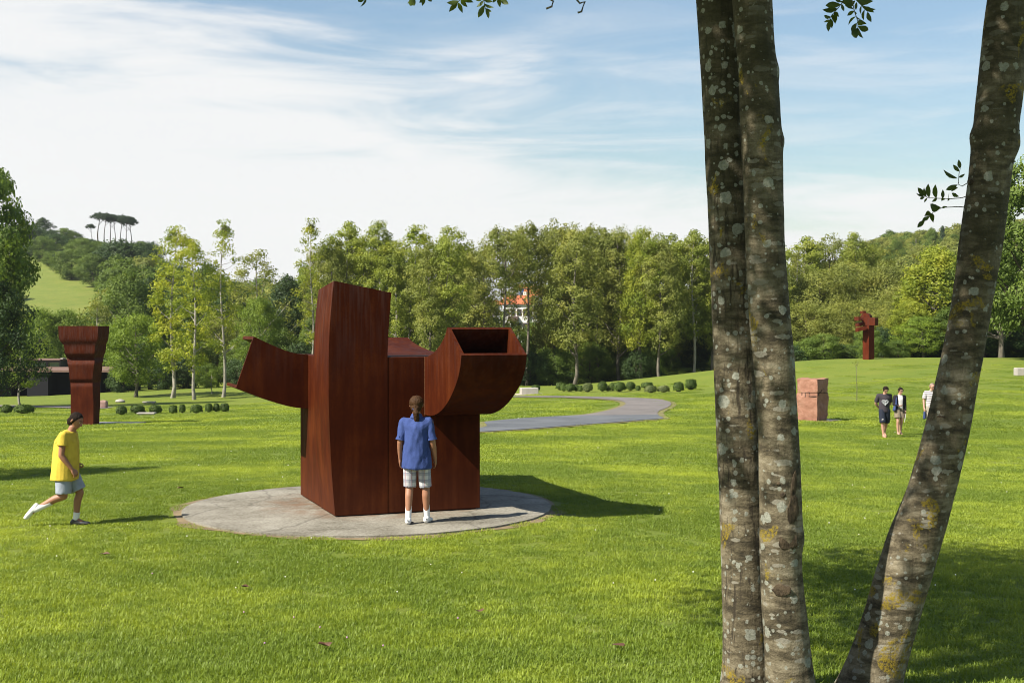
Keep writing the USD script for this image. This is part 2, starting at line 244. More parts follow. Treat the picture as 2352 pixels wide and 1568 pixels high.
# ------------------------------------------------------------------ the large weathering-steel sculpture. local frame: u along its front, v into depth, origin at the near corner
RUST = corten('weathering_steel', (0.020, 0.0042, 0.0020), (0.041, 0.0084, 0.0027), (0.096, 0.0240, 0.0052), dust=0.30, zdust=0.03)
INSIDE = plain('dark_steel_inside', (0.05, 0.016, 0.010), 0.8, 0.2, 5)
C0 = at(770, 1190, 17.95); C0[2] = 0.03
SROT = math.degrees(math.atan2(0.36, 0.933))
S = thing('steel_sculpture', 'huge rusted weathering-steel sculpture with tower and curving arms on the round pad', 'sculpture', C0, SROT)
HB, BU, BV = 2.27, 2.19, 2.42
def loft(sections, cap=True):
    """Closed skin through equally long rings of points."""
    R = np.array(sections); nr, nc = R.shape[:2]; V = R.reshape(-1, 3); F = [grid_faces(nr, nc, True)]
    if cap:
        V = np.vstack([V, R[0].mean(0), R[-1].mean(0)]); a, b = nr * nc, nr * nc + 1
        F += [np.array([[a, (j + 1) % nc, j] for j in range(nc)]), np.array([[b, (nr - 1) * nc + j, (nr - 1) * nc + (j + 1) % nc] for j in range(nc)])]
    t = trimesh.Trimesh(V, np.vstack(F), process=False)
    if t.volume < 0: t.invert()
    return t
# body block: slightly eased edges, standing on a recessed foot
part(S, 'block', box(0, BU, 0, BV, 0.02, HB, 0.008), RUST, label='central block of the sculpture')
part(S, 'foot', box(0.05, BU - 0.05, 0.05, BV - 0.05, 0.0, 0.02), INSIDE)
# tower: bows to the left half way up, its end cut obliquely
def bow(z): return -0.095 * (1 - ((z - 2.05) / (2.05 if z < 2.05 else 1.42)) ** 2)
secs = []
for z in np.linspace(0.02, 3.36, 34):
    b = bow(z); w0, w1 = b, 0.77 + 0.055 * max(0, (z - 2.2) / 1.1) ** 1.5
    top = z / 3.36
    zz = lambda u, v_: z - top ** 4 * (0.19 * max(u - b, 0) + 0.10 * v_)
    ring = [(w0, -0.004), (w1, -0.004), (w1, 1.0), (w0, 1.0)]
    secs.append([(u, v_, zz(u, v_)) for u, v_ in ring])
part(S, 'tower', loft(secs), RUST, smooth=20, label='upright bowed tower of the sculpture')
# arm toward the viewer: a hollow box that bends upward, open at its mouth
def hermite(p0, t0, p1, t1, n):
    s = np.linspace(0, 1, n)[:, None]; return (2 * s**3 - 3 * s**2 + 1) * p0 + (s**3 - 2 * s**2 + s) * t0 + (-2 * s**3 + 3 * s**2) * p1 + (s**3 - s**2) * t1
N = 26; T = 0.05
from scipy.interpolate import CubicSpline
_pl = np.array([(0, 1.43), (.42, 1.445), (.90, 1.585), (1.32, 1.84), (1.56, 2.09), (1.65, 2.325)]); _tl = np.r_[0, np.cumsum(np.linalg.norm(np.diff(_pl, axis=0), axis=1))]
low = CubicSpline(_tl, _pl)(np.linspace(0, _tl[-1], N))
up = hermite(np.array([0.0, HB + 0.003]), np.array([1.1, 0.0]), np.array([1.04, 2.70]), np.array([0.35, 0.66]), N)
cen = (low + up) / 2; dn = low - up; dn /= np.linalg.norm(dn, axis=1, keepdims=True)
lin, uin = low - dn * T, up + dn * T
u0, u1 = 1.335, BU + 0.004 + 0.085 * np.clip(np.linspace(0, 1.35, N), 0, 1)
def sect(lo, hi, a, b): return [[(a, -l[0], l[1]), (q, -l[0], l[1]), (q, -h[0], h[1]), (a, -h[0], h[1])] for l, h, q in zip(lo, hi, b)]
outer, inner = sect(low, up, u0, u1), sect(lin, uin, u0 + T, u1 - T)
def strip(A, B): 
    A, B = np.array(A), np.array(B); n = len(A); return np.vstack([A, B]), np.vstack([[[i, i + 1, n + i + 1], [i, n + i + 1, n + i]] for i in range(n - 1)])
def skin(rings, ids, flip=False):
    R = np.array(rings); ms = []
    for a, b in ids:
        v_, f_ = strip(R[:, a], R[:, b]); ms.append(trimesh.Trimesh(v_, f_[:, ::-1] if flip else f_, process=False))
    return cat_(ms)
E = [(0, 1), (1, 2), (2, 3), (3, 0)]
arm = skin(outer, E); armi = skin(inner, E, True)
ro, ri = np.array(outer[-1]), np.array(inner[-1])
rim = trimesh.Trimesh(np.vstack([ro, ri]), np.array([[i, (i + 1) % 4, 4 + (i + 1) % 4] for i in range(4)] + [[i, 4 + (i + 1) % 4, 4 + i] for i in range(4)]), process=False)
bk = np.array(inner[0]); back = trimesh.Trimesh(bk, [[0, 1, 2], [0, 2, 3]], process=False)
part(S, 'arm', cat_([arm, rim]), RUST, smooth=25, label='arm curving up toward the viewer with an open mouth')
part(S, 'mouth_lining', cat_([armi, back]), RUST, smooth=25)
# left arm: a channel of front plate and two flanges that bends upward, open behind
cl = hermite(np.array([0.0, 1.44]), np.array([-1.15, 0.0]), np.array([-1.11, 1.775]), np.array([-1.1, 0.40]), N)
cu = hermite(np.array([0.0, 2.275]), np.array([-0.88, 0.0]), np.array([-0.84, 2.56]), np.array([-0.85, 0.40]), N)
dn = cl - cu; dn /= np.linalg.norm(dn, axis=1, keepdims=True); VF, VB = 1.82, 2.80
def slab(P, Q, v0, v1): return loft([[(p[0], v0, p[1]), (p[0], v1, p[1]), (q[0], v1, q[1]), (q[0], v0, q[1])] for p, q in zip(P, Q)])
part(S, 'front_plate', slab(cl, cu, VF, VF + 0.05), RUST, smooth=25, label='front plate of the left arm')
part(S, 'flange', slab(cu, cu + dn * 0.05, VF + 0.05, VB), RUST, smooth=25, label='upper flange of the left arm')
part(S, 'flange', slab(cl - dn * 0.05, cl, VF + 0.05, VB), RUST, smooth=25, label='lower flange of the left arm')
# arm running backward and rising
bl = hermite(np.array([BV - 0.02, 1.42]), np.array([2.0, 0.0]), np.array([BV + 1.75, 1.75]), np.array([1.6, 0.8]), N)
bu = hermite(np.array([1.70, HB + 0.003]), np.array([1.6, 0.0]), np.array([BV + 1.35, 2.52]), np.array([1.2, 0.42]), N)
part(S, 'rear_arm', loft([[(1.25, p[0], p[1]), (BU - 0.003, p[0], p[1]), (BU - 0.003, q[0], q[1]), (1.25, q[0], q[1])] for p, q in zip(bl, bu)]), RUST, smooth=25, label='arm running back and rising behind the block')
# weld seam and bolt heads at the joint of the right arm
part(S, 'weld_seam', box(1.330, 1.336, -0.006, -0.001, 1.42, 2.27), plain('weld_look', (0.22, 0.09, 0.04), 0.7, 0.2, 20))

# ------------------------------------------------------------------ tall steel stele at left
p = on_ground(207, 976); Ds = p[1]; k = Ds / FPX
RUST2 = corten('rust_red_steel', (0.021, 0.0044, 0.0020), (0.044, 0.0090, 0.0032), (0.080, 0.020, 0.0065), dust=0.25)
St = thing('steel_stele', 'tall rusted steel stele with flared capital on the left lawn', 'sculpture', p)
prof = [(1575, 888, 1167, 1243), (1500, 888, 1170, 1247), (1300, 888, 1172, 1258), (1180, 889, 1168, 1258), (1100, 888, 1164, 1256), (1052, 886, 1160, 1258), (1034, 880, 1156, 1262), (990, 875, 1160, 1270), (900, 870, 1170, 1282), (830, 862, 1180, 1288), (790, 852, 1188, 1294), (760, 844, 1188, 1297), (735, 838, 1184, 1300), (712, 830, 1176, 1303), (690, 826, 1180, 1312), (650, 818, 1193, 1334), (600, 813, 1197, 1338), (565, 808, 1199, 1340), (545, 795, 1205, 1344), (520, 768, 1222, 1360), (500, 757, 1230, 1370), (470, 750, 1234, 1374), (400, 746, 1240, 1380), (325, 742, 1243, 1383)]
from scipy.ndimage import gaussian_filter1d
_p = np.array(prof, float)[::-1]; _z = np.linspace(325, 1575, 110); _fb = np.interp(_z, [325, 700, 714, 800, 1012, 1024, 1075, 1575], [0, 0, .30, 0, 0, .15, 0, 0])
prof = np.column_stack([_z] + [np.interp(_z, _p[:, 0], _p[:, i]) for i in (1, 2, 3)] + [_fb]); prof[:, 1:] = gaussian_filter1d(prof[:, 1:], 1.3, axis=0, mode='nearest'); prof = prof[::-1]
secs = []
phi = math.radians(-5)     # the front turned a little to the left, its right flank in shade
for zy, a, b, c, extra in prof:
    y = 689 + zy * 0.18298; z = (HOR - y) * k + 2.74 - p[2]; z = max(z, 0)
    xa, xb, xc = [(q * 0.18298 - CX) * k - p[0] for q in (a, b, c)]
    w = (xb - xa) / 0.968; dpt = (xc - xb) / 0.413
    cx = (xa + xb) / 2
    # front bulges where the stele widens
    fr = -(w - 0.62 * (1167 - 888) * 0.18298 * k) * 0.33
    fr += extra
    ca, sa = math.cos(phi), math.sin(phi)
    ring = [(0, fr), (w, fr), (w, fr + dpt), (0, fr + dpt)]
    secs.append([(xa - 0.327 * fr + x * ca - y_ * sa, x * sa + y_ * ca, z) for x, y_ in ring])
part(St, 'column', loft(secs), RUST2, smooth=50)
part(St, 'base_plate', box(-0.9, 2.1, -0.35, 1.7, -0.05, 0.03), plain('pale_steel_plate', (0.20, 0.19, 0.18), 0.5, 0.15, 4), label='flat grey plate under the stele')

# ------------------------------------------------------------------ branching steel sculpture on the rise at right
p = at(1993, 824, 104); p[2] = float(H(p[0], p[1])) - 0.03; k = 104 / FPX
RUST3 = corten('orange_rust_steel', (0.040, 0.0078, 0.0035), (0.075, 0.0150, 0.006), (0.12, 0.032, 0.012), dust=0.15)
B = thing('branching_sculpture', 'rust-red steel column with stubby arms standing on the grassy rise', 'sculpture', p, 0)
def P_(zx, zy): return ((3100 + zx / 2.3614) * 0.57422 - 1993) * k, (HOR - (1200 + zy / 2.3614) * 0.57422) * k + 2.74 - p[2]
def turned(m, deg, c=(0, 0, 0)): m = m.copy(); m.apply_transform(trimesh.transformations.rotation_matrix(math.radians(deg), [0, 0, 1], c)); return m
pw = P_(930, 300)[0] - P_(835, 300)[0]; zt = P_(0, 240)[1]; cxp = (P_(930, 0)[0] + P_(835, 0)[0]) / 2
part(B, 'post', turned(box(cxp - pw * .40, cxp + pw * .40, -pw * .40, pw * .40, 0, zt, .02), 32, (cxp, 0, 0)), RUST3)
x0, x1, x2 = P_(830, 0)[0], P_(925, 0)[0], P_(1000, 0)[0]; za, zb = P_(0, 240)[1] - 0.004, P_(0, 165)[1]
a_ = math.radians(25); L1 = (x1 - x0) / math.cos(a_); L2 = (x2 - x1) / math.sin(a_)
part(B, 'crossbeam', turned(box(x1 - L1, x1, -.6, -.6 + L2, za, zb, .02), -25, (x1, -.6, 0)), RUST3)
drum = trimesh.creation.cylinder(radius=(P_(925, 0)[0] - P_(830, 0)[0]) / 2 * .95, height=1.2, sections=40)
drum.apply_transform(trimesh.transformations.rotation_matrix(math.radians(90), [1, 0, 0])); drum.apply_translation([P_(880, 0)[0], .55, P_(0, 168)[1]])
part(B, 'drum', turned(drum, -25, (P_(880, 0)[0], .55, 0)), RUST3, smooth=30)
part(B, 'knob', turned(box(P_(841, 0)[0], P_(875, 0)[0], .2, .7, P_(0, 130)[1], P_(0, 103)[1], .03), 15, (P_(855, 0)[0], 0, 0)), RUST3)
part(B, 'arm', box(P_(785, 0)[0], P_(845, 0)[0], -.2, .25, P_(0, 190)[1], P_(0, 166)[1]), RUST3)
part(B, 'arm_block', turned(box(P_(755, 0)[0], P_(783, 0)[0], -.55, .2, P_(0, 196)[1], P_(0, 158)[1], .02), 12, (P_(770, 0)[0], 0, 0)), RUST3)
w0, w1, w2, w3 = P_(777, 222), P_(838, 204), P_(838, 236), P_(774, 252)
part(B, 'wedge_arm', loft([[(w[0], -.1, w[1]) for w in (w0, w1, w2, w3)], [(w[0], .6, w[1]) for w in (w0, w1, w2, w3)]]), RUST3)
pts = [(P_(760, 280)), (P_(785, 276)), (P_(810, 274)), (P_(842, 270))]
part(B, 'curved_arm', loft([[(x, -.7, z - .16 + .03 * i), (x, .1, z - .16 + .03 * i), (x, .1, z + .13 + .03 * i), (x, -.7, z + .13 + .03 * i)] for i, (x, z) in enumerate(pts)]), RUST3, smooth=20)

# ------------------------------------------------------------------ pink granite block in two interlocking stones
GRAN = mat('pink_granite', {'tc': ('texture_coordinate', {}), 'n': ('noise_texture', {'scale': 3.5, 'detail': 6, 'roughness': 0.65}), 'v': ('voronoi_texture', {'scale': 45}), 'm': ('math', {'math_type': 'multiply_add', 'value2': 0.25}),
    'r': ('rgb_ramp', {'ramp': [(0.3, (0.12, 0.055, 0.036)), (0.55, (0.205, 0.092, 0.056)), (0.8, (0.27, 0.14, 0.095))]}), 'p': ('principled_bsdf', {'roughness': 0.85}), 'n2': ('noise_texture', {'scale': 9, 'detail': 6, 'roughness': 0.6}), 'b': ('bump', {'strength': 0.5, 'distance': 0.05})},
    [('tc.object', 'n.vector'), ('tc.object', 'v.vector'), ('tc.object', 'n2.vector'), ('v.distance', 'm.value1'), ('n.fac', 'm.value3'), ('m.value', 'r.fac'), ('r.color', 'p.base_color'), ('n2.fac', 'b.height'), ('b.normal', 'p.normal')])
p = on_ground(1866, 965); Dg = p[1]; k = Dg / FPX
Gr = thing('granite_sculpture', 'tall pink granite block of two interlocking stones beside the twin trunks', 'sculpture', p)
# plan: left face 3.0 units wide, right face shaded
gw, gd, gh = 51 * k, 50 * k, 97 * k; gr = math.radians(-42)
def rough_box(w, d, z0, z1, seed, top):
    m = trimesh.creation.box([w, d, z1 - z0]); m.apply_translation([0, 0, (z0 + z1) / 2])
    for _ in range(4): m = m.subdivide()
    v = m.vertices.copy(); nn = meshkit.fbm(v * 2.2 + seed, 4, seed) - 0.5
    side = np.stack([v[:, 0] / w * 2, v[:, 1] / d * 2, 0 * v[:, 0]], -1); edge = np.abs(side).max(1, keepdims=True) > 0.98
    v += np.where(edge, side, 0) * (nn[:, None] * 0.13)
    if top: 
        sel = v[:, 2] > z1 - 1e-3; v[sel, 2] += (nn[sel] * 0.22 - 0.03)
    m.vertices = v; m.apply_transform(trimesh.transformations.rotation_matrix(gr, [0, 0, 1])); return m
zc = gh * 0.655
low_ = rough_box(gw, gd, 0.02, zc, 3, False); up_ = rough_box(gw, gd, zc + 0.025, gh, 3, True)
def mk(m): return m3.Manifold(m3.Mesh(np.asarray(m.vertices, np.float32), np.asarray(m.faces, np.uint32)))
part(Gr, 'lower_stone', low_, GRAN, smooth=40)
part(Gr, 'upper_stone', up_, GRAN, smooth=40)
JOINT = plain('dark_joint', (0.035, 0.02, 0.016), 0.95, 0.1, 5)
ca, sa = math.cos(gr), math.sin(gr)
def on_front(s, z): x, y = (s - 0.5) * gw, -gd / 2 - 0.006; return np.array([x * ca - y * sa, x * sa + y * ca, z])
def on_right(s, z): x, y = gw / 2 + 0.004, (s - 0.5) * gd; return np.array([x * ca - y * sa, x * sa + y * ca, z])
dz = gh * 0.10
for fn, pts in ((on_front, [(0.25, 0), (0.25, -dz), (0.42, -dz), (0.42, 0.02), (0.62, 0.03), (0.62, -dz * .8), (0.97, -dz * .75)]), (on_right, [(0.05, -dz * .7), (0.2, 0.05), (0.35, 0.05), (0.4, dz * .8), (0.6, dz * .9), (0.6, 0.0), (0.95, 0.0)])):
    P = [fn(a, zc + b) for a, b in pts]
    part(Gr, 'meander_joint', tubes([([P[i], P[i + 1]], 0.022) for i in range(len(P) - 1)], 4), JOINT)
part(Gr, 'base_plate', turned(box(-gw * .6, gw * .95, -gd * .65, gd * 1.0, -0.06, 0.02), math.degrees(gr)), plain('rusty_base_plate', (0.13, 0.075, 0.055), 0.35, 0.2, 3), label='thin flat base plate under the granite block')

# ------------------------------------------------------------------ asphalt path
ASPH = mat('asphalt_look', {'g': ('geometry', {}), 'n': ('noise_texture', {'scale': 0.5, 'detail': 5, 'roughness': 0.65}), 'n2': ('noise_texture', {'scale': 30, 'detail': 4}), 'a': ('math', {'math_type': 'multiply_add', 'value2': 0.25}),
    'sx': ('separate_xyz', {}), 'cut': ('map_range', {'from_min': 55.0, 'from_max': 55.3, 'to_min': 0.0, 'to_max': 1.0, 'clamp': True}), 'r': ('rgb_ramp', {'ramp': [(0.4, (0.058, 0.063, 0.070)), (0.75, (0.105, 0.112, 0.12))]}), 'r2': ('rgb_ramp', {'ramp': [(0.4, (0.095, 0.085, 0.080)), (0.75, (0.15, 0.135, 0.125))]}),
    'm': ('mix_color', {}), 'p': ('principled_bsdf', {'roughness': 0.8, 'specular_ior_level': 0.3}), 'b': ('bump', {'strength': 0.4, 'distance': 0.01})},
    [('g.position', 'n.vector'), ('g.position', 'n2.vector'), ('n2.fac', 'a.value1'), ('n.fac', 'a.value3'), ('a.value', 'r.fac'), ('a.value', 'r2.fac'), ('g.position', 'sx.vector'), ('sx.y', 'cut.value'), ('cut.result', 'm.fac'), ('r.color', 'm.a'), ('r2.color', 'm.b'), ('m.result', 'p.base_color'), ('n2.fac', 'b.height'), ('b.normal', 'p.normal')])
VERGE = plain('dry_verge_look', (0.13, 0.115, 0.035), 0.9, 0.35, 2.0, 0.5)
def zb(x, y): return ((1900 + x / 2.352) * 0.57422, (1400 + y / 2.352) * 0.57422)
pth = [(250, 438), (700, 436), (1000, 440), (1300, 447), (1600, 457), (1750, 469), (1830, 489), (1855, 515), (1820, 545), (1750, 568), (1715, 590), (1710, 612), (1740, 636), (1795, 652), (1600, 665), (1300, 690), (900, 720), (600, 745), (300, 765), (40, 780), (-60, 786), (-60, 752), (40, 742), (130, 725), (80, 690), (100, 680), (400, 650), (800, 628), (1000, 620), (1200, 590), (1350, 550), (1430, 515), (1400, 490), (1300, 470), (1000, 455), (700, 449), (250, 447)]
def smooth_ring(P, it=2):
    P = np.array(P)
    for _ in range(it): P = np.stack([0.75 * P + 0.25 * np.roll(P, -1, 0), 0.25 * P + 0.75 * np.roll(P, -1, 0)], 1).reshape(-1, 2)
    return P
path_poly = Polygon(smooth_ring([on_ground(*zb(*q))[:2] for q in pth], 2)).buffer(0)
lp = [(0, 931.5), (140, 933.5), (236, 934), (262, 937), (236, 940), (140, 938), (0, 936)]
lp = [(-60, 929)] + lp + [(-60, 933)]
left_poly = Polygon([on_ground(*q)[:2] for q in lp]).buffer(0)
def drape(poly, dz, size):
    v, f = trimesh.creation.triangulate_polygon(poly.simplify(0.03), engine='earcut')
    v = np.column_stack([v, np.zeros(len(v))]); v, f = trimesh.remesh.subdivide_to_size(v, f, size, max_iter=12)
    v[:, 2] = H(v[:, 0], v[:, 1]) + dz
    t = trimesh.Trimesh(v, f, process=False); nz = t.face_normals[:, 2]; t.faces[nz < 0] = t.faces[nz < 0][:, ::-1]
    return t
single('path', drape(path_poly, 0.05, 1.2), ASPH, 'curving grey asphalt path across the lawn', kind='structure', smooth=True)
single('path', drape(left_poly, 0.07, 2.0), ASPH, 'thin pale path crossing the far left lawn', kind='structure', smooth=True)
vg = path_poly.buffer(0.28).simplify(0.05)
single('dry_grass_verge', drape(vg, 0.03, 1.2), VERGE, 'strip of dry tan grass edging the curved asphalt path', kind='structure', smooth=True)

# ------------------------------------------------------------------ grass blades (near lawn)
GR_MAT = mat('grass_blade', {'g': ('geometry', {}), 'n1': ('noise_texture', {'scale': 0.22, 'detail': 4, 'roughness': 0.6}), 'n2': ('noise_texture', {'scale': 2.6, 'detail': 5, 'roughness': 0.65}),
    'a': ('math', {'math_type': 'multiply_add', 'value2': 0.5}), 'h': ('math', {'math_type': 'multiply_add', 'value2': 0.24}), 'hr': ('math', {'math_type': 'multiply', 'value2': 0.38}),
    'r': ('rgb_ramp', {'ramp': [(0.34, (0.15, 0.215, 0.022)), (0.46, (0.32, 0.385, 0.038)), (0.58, (0.48, 0.505, 0.065)), (0.70, (0.50, 0.50, 0.085)), (0.82, (0.56, 0.48, 0.19))]}),
    'd': ('principled_bsdf', {'roughness': 0.5, 'specular_ior_level': 0.3}), 'tm': ('mix_color', {'blend_type': 'multiply', 'fac': 1.0, 'b': (1.25, 1.15, 0.45), 'use_clamp': False}), 't': ('translucent_bsdf', {}), 'm': ('mix_closure', {'fac': 0.40})},
    [('g.position', 'n1.vector'), ('g.position', 'n2.vector'), ('g.random_per_island', 'hr.value1'), ('n2.fac', 'h.value1'), ('hr.value', 'h.value3'), ('n1.fac', 'a.value1'), ('h.value', 'a.value3'), ('a.value', 'r.fac'),
     ('r.color', 'd.base_color'), ('r.color', 'tm.a'), ('tm.result', 't.color'), ('d.BSDF', 'm.closure1'), ('t.BSDF', 'm.closure2')], surface='m.closure')
def blades(n, size, hmin, hmax, wid, seed):
    r = np.random.default_rng(seed)
    p = r.uniform(-size / 2, size / 2, (n, 2)); h = r.uniform(hmin, hmax, n) * (0.6 + 0.8 * r.random(n) ** 2); az = r.uniform(0, 2 * np.pi, n); lean = r.uniform(0.5, 1.75, n); w = wid * r.uniform(0.6, 1.3, n)
    d = np.stack([np.cos(az), np.sin(az)], -1); s = np.stack([-d[:, 1], d[:, 0]], -1)
    def pt(t, side, lift):
        xy = p + d * (h * np.sin(lean) * t ** 1.5)[:, None] + s * (w * side)[:, None]
        return np.column_stack([xy, h * np.cos(lean * t * 0.85) * t + lift])
    V = np.stack([pt(0, -.5, -.01), pt(0, .5, -.01), pt(.55, .45, 0), pt(.55, -.45, 0), pt(1.0, 0, 0)], 1)
    F = np.array([[0, 1, 2], [0, 2, 3], [3, 2, 4]])[None] + (np.arange(n) * 5)[:, None, None]
    return trimesh.Trimesh(V.reshape(-1, 3), F.reshape(-1, 3), process=False)
def scatter(name, protos, mats, pts, rots, scales, idx, label, kind='stuff', cat=None):
    pi = UsdGeom.PointInstancer.Define(stage, W + numbered('/World', name)); root = str(pi.GetPath())
    UsdGeom.Scope.Define(stage, root + '/prototypes'); tg = []
    for i, (m, ma) in enumerate(zip(protos, mats)):
        usdkit.mesh(stage, f'{root}/prototypes/clump_{i:03d}', m, ma); tg.append(Sdf.Path(f'{root}/prototypes/clump_{i:03d}'))
    pi.CreatePrototypesRel().SetTargets(tg); pi.CreateProtoIndicesAttr(Vt.IntArray.FromNumpy(np.asarray(idx, np.int32)))
    pi.CreatePositionsAttr(Vt.Vec3fArray.FromNumpy(np.asarray(pts, np.float32)))
    q = [Gf.Quath(float(math.cos(a / 2)), 0, 0, float(math.sin(a / 2))) for a in rots]; pi.CreateOrientationsAttr(Vt.QuathArray(q))
    pi.CreateScalesAttr(Vt.Vec3fArray.FromNumpy(np.asarray(scales, np.float32)))
    return tag(pi, label, cat, None, kind)
r = np.random.default_rng(11)
def grass_field(y0, y1, step, protos, label, hs, keep=1.0):
    P = []
    for Y in np.arange(y0, y1, step):
        xs = np.arange(-0.425 * Y - 0.3, 0.425 * Y + 0.3, step); P.append(np.stack([xs + r.uniform(-.6, .6, len(xs)) * step, np.full(len(xs), Y) + r.uniform(-.6, .6, len(xs)) * step], -1))
    P = np.vstack(P); d = np.hypot(P[:, 0] - PADC[0], P[:, 1] - PADC[1]); ok = d > PADR + step * 0.42
    from shapely import contains_xy
    ok &= ~contains_xy(path_poly.buffer(step * 0.45), P[:, 0], P[:, 1])
    ok &= r.random(len(P)) < np.clip((100 - P[:, 1]) / 45, 0, 1)
    P = P[ok]; Z = H(P[:, 0], P[:, 1])
    hn = 0.75 + 0.7 * meshkit.fbm(np.column_stack([P * 0.9, 0 * Z]), 3, 4)
    sc = np.column_stack([np.full(len(P), 1.0), np.full(len(P), 1.0), hn * hs])
    return scatter('grass', protos, [GR_MAT] * len(protos), np.column_stack([P, Z]), r.uniform(0, 6.28, len(P)), sc, r.integers(0, len(protos), len(P)), label)
near = [blades(680, 0.46, 0.022, 0.056, 0.0065, s) for s in range(6)]
mid = [blades(950, 0.95, 0.022, 0.048, 0.012, 20 + s) for s in range(5)]
far_ = [blades(950, 2.2, 0.022, 0.045, 0.028, 40 + s) for s in range(4)]
grass_field(6.6, 14.5, 0.30, near, 'short green grass of the near lawn', 1.0)
grass_field(14.4, 27, 0.34, near, 'short green grass round the concrete pad', 0.85)
grass_field(26.8, 48, 0.66, mid, 'short green grass of the middle lawn', 0.9)
grass_field(47.6, 100, 1.2, far_, 'short green grass of the far lawn', 0.9)
# fallen leaves and clover heads in the grass
BROWN = plain('fallen_leaf_look', (0.075, 0.030, 0.012), 0.7, 0.4, 12)
CLOV = plain('clover_flower_look', (0.42, 0.22, 0.36), 0.7, 0.2, 30); DAIS = plain('daisy_look', (0.75, 0.74, 0.68), 0.6, 0.05, 30)
def curled(s, seed):
    rr = np.random.default_rng(seed); a = np.linspace(0, 2 * np.pi, 9)[:-1]; rad = s * (0.6 + 0.4 * rr.random(8)); v = np.column_stack([rad * np.cos(a) * 1.5, rad * np.sin(a), rr.uniform(0.0, 0.6 * s, 8)])
    v = np.vstack([[0, 0, 0], v]); return trimesh.Trimesh(v, [[0, 1 + i, 1 + (i + 1) % 8] for i in range(8)], process=False)
for i, (px, py, wh) in enumerate([(726, 1034, 'between the running boy and the pad, farthest back'), (563, 1361, 'in the front lawn, below the left rim of the pad'), (241, 1283, 'in the lawn below the running boy'), (1100, 1416, 'in the foreground lawn, below the man in blue'), (745, 1498, 'near the bottom of the picture left of the middle'), (415, 1128, 'just left of the round pad'), (1418, 1497, 'near the bottom, left of the twin trunks')]):
    q = on_ground(px, py); m = curled(0.045, 70 + i); m.apply_translation(q + [0, 0, 0.055])
    single('fallen_leaf', m, BROWN, f'small brown fallen leaf {wh}', 'leaf', 'fallen leaves on the lawn')
fl = [(735, 1455), (675, 1433), (797, 1480), (1052, 1434), (608, 1493), (880, 1500), (350, 1330), (560, 1420)]
m = [trimesh.creation.icosphere(1, 0.011)] * len(fl); mm = []
for px, py in fl:
    q = on_ground(px, py); s = trimesh.creation.icosphere(1, 0.008); s.apply_translation(q + [0, 0, 0.06]); mm.append(s)
single('clover_flowers', cat_(mm), CLOV, 'tiny pink clover heads scattered in the front lawn', kind='stuff')
mm = []
for i in range(70):
    px, py = r.uniform(0, 2352), 960 + 420 * r.random() ** 1.4; q = on_ground(px, py)
    if np.hypot(q[0] - PADC[0], q[1] - PADC[1]) < PADR + .2 or path_poly.contains(Point(q[0], q[1])): continue
    s = trimesh.creation.icosphere(0, 0.005 + 0.0002 * q[1]); s.apply_translation(q + [0, 0, 0.06]); mm.append(s)
single('daisies', cat_(mm), DAIS, 'tiny white daisies sprinkled over the lawn', kind='stuff')

# ------------------------------------------------------------------ clipped round bushes
def leaf_cards(P, Nrm, size, seed, jitter=0.8, asp=0.62):
    """One small folded leaf-shaped card at every point P, facing roughly along Nrm."""
    rr = np.random.default_rng(seed); n = len(P); N_ = Nrm + rr.normal(0, jitter, (n, 3)); N_ /= np.linalg.norm(N_, axis=1, keepdims=True) + 1e-9
    t = rr.normal(0, 1, (n, 3)); t -= N_ * (t * N_).sum(1, keepdims=True); t /= np.linalg.norm(t, axis=1, keepdims=True) + 1e-9; b = np.cross(N_, t)
    s = (size * rr.uniform(0.6, 1.35, n))[:, None]
    V = np.stack([P - t * s * .5, P + b * s * .5 * asp + N_ * s * .08, P + t * s * .5, P - b * s * .5 * asp + N_ * s * .08], 1)
    F = np.array([[0, 1, 2], [0, 2, 3]])[None] + (np.arange(n) * 4)[:, None, None]
    return trimesh.Trimesh(V.reshape(-1, 3), F.reshape(-1, 3), process=False)
BOX_L = leaf('clipped_bush_leaf', [(0.045, 0.075, 0.014), (0.080, 0.125, 0.020), (0.135, 0.18, 0.028)], 0.25, clump=2.0)
BOX_P = leaf('pale_bush_leaf', [(0.08, 0.105, 0.035), (0.14, 0.165, 0.055), (0.21, 0.21, 0.07)], 0.25, clump=2.0)
TWIG = plain('twig_look', (0.06, 0.045, 0.03), 0.9, 0.3, 9)
def bush_mesh(w, h, seed, n=1900):
    rr = np.random.default_rng(seed); d = rr.normal(0, 1, (n, 3)); d /= np.linalg.norm(d, axis=1, keepdims=True); d[:, 2] = np.abs(d[:, 2]) * 1.0 - 0.45 * (rr.random(n) < .35)
    d /= np.abs(d ** 4).sum(1, keepdims=True) ** 0.25 * 0.6 + 0.4
    rad = 0.80 + 0.25 * rr.random(n) + 0.34 * (meshkit.noise(d * 2.5 + seed, seed) - 0.5)
    P = d * rad[:, None] * np.array([w / 2, w / 2 * .9, h * .52]); P[:, 2] += h * .48; P[:, 2] = np.maximum(P[:, 2], 0.03)
    return leaf_cards(P, d, 0.11, seed, 0.75)
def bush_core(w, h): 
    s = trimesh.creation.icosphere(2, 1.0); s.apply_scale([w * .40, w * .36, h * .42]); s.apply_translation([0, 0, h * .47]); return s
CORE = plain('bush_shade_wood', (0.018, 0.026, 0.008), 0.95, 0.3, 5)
LB = [(8, 65, 1502), (85, 190, 1504), (665, 720, 1510), (748, 822, 1505), (855, 918, 1504), (967, 1007, 1505), (1025, 1055, 1500), (1090, 1150, 1502), (1172, 1210, 1497), (1218, 1250, 1495), (1258, 1303, 1494)]
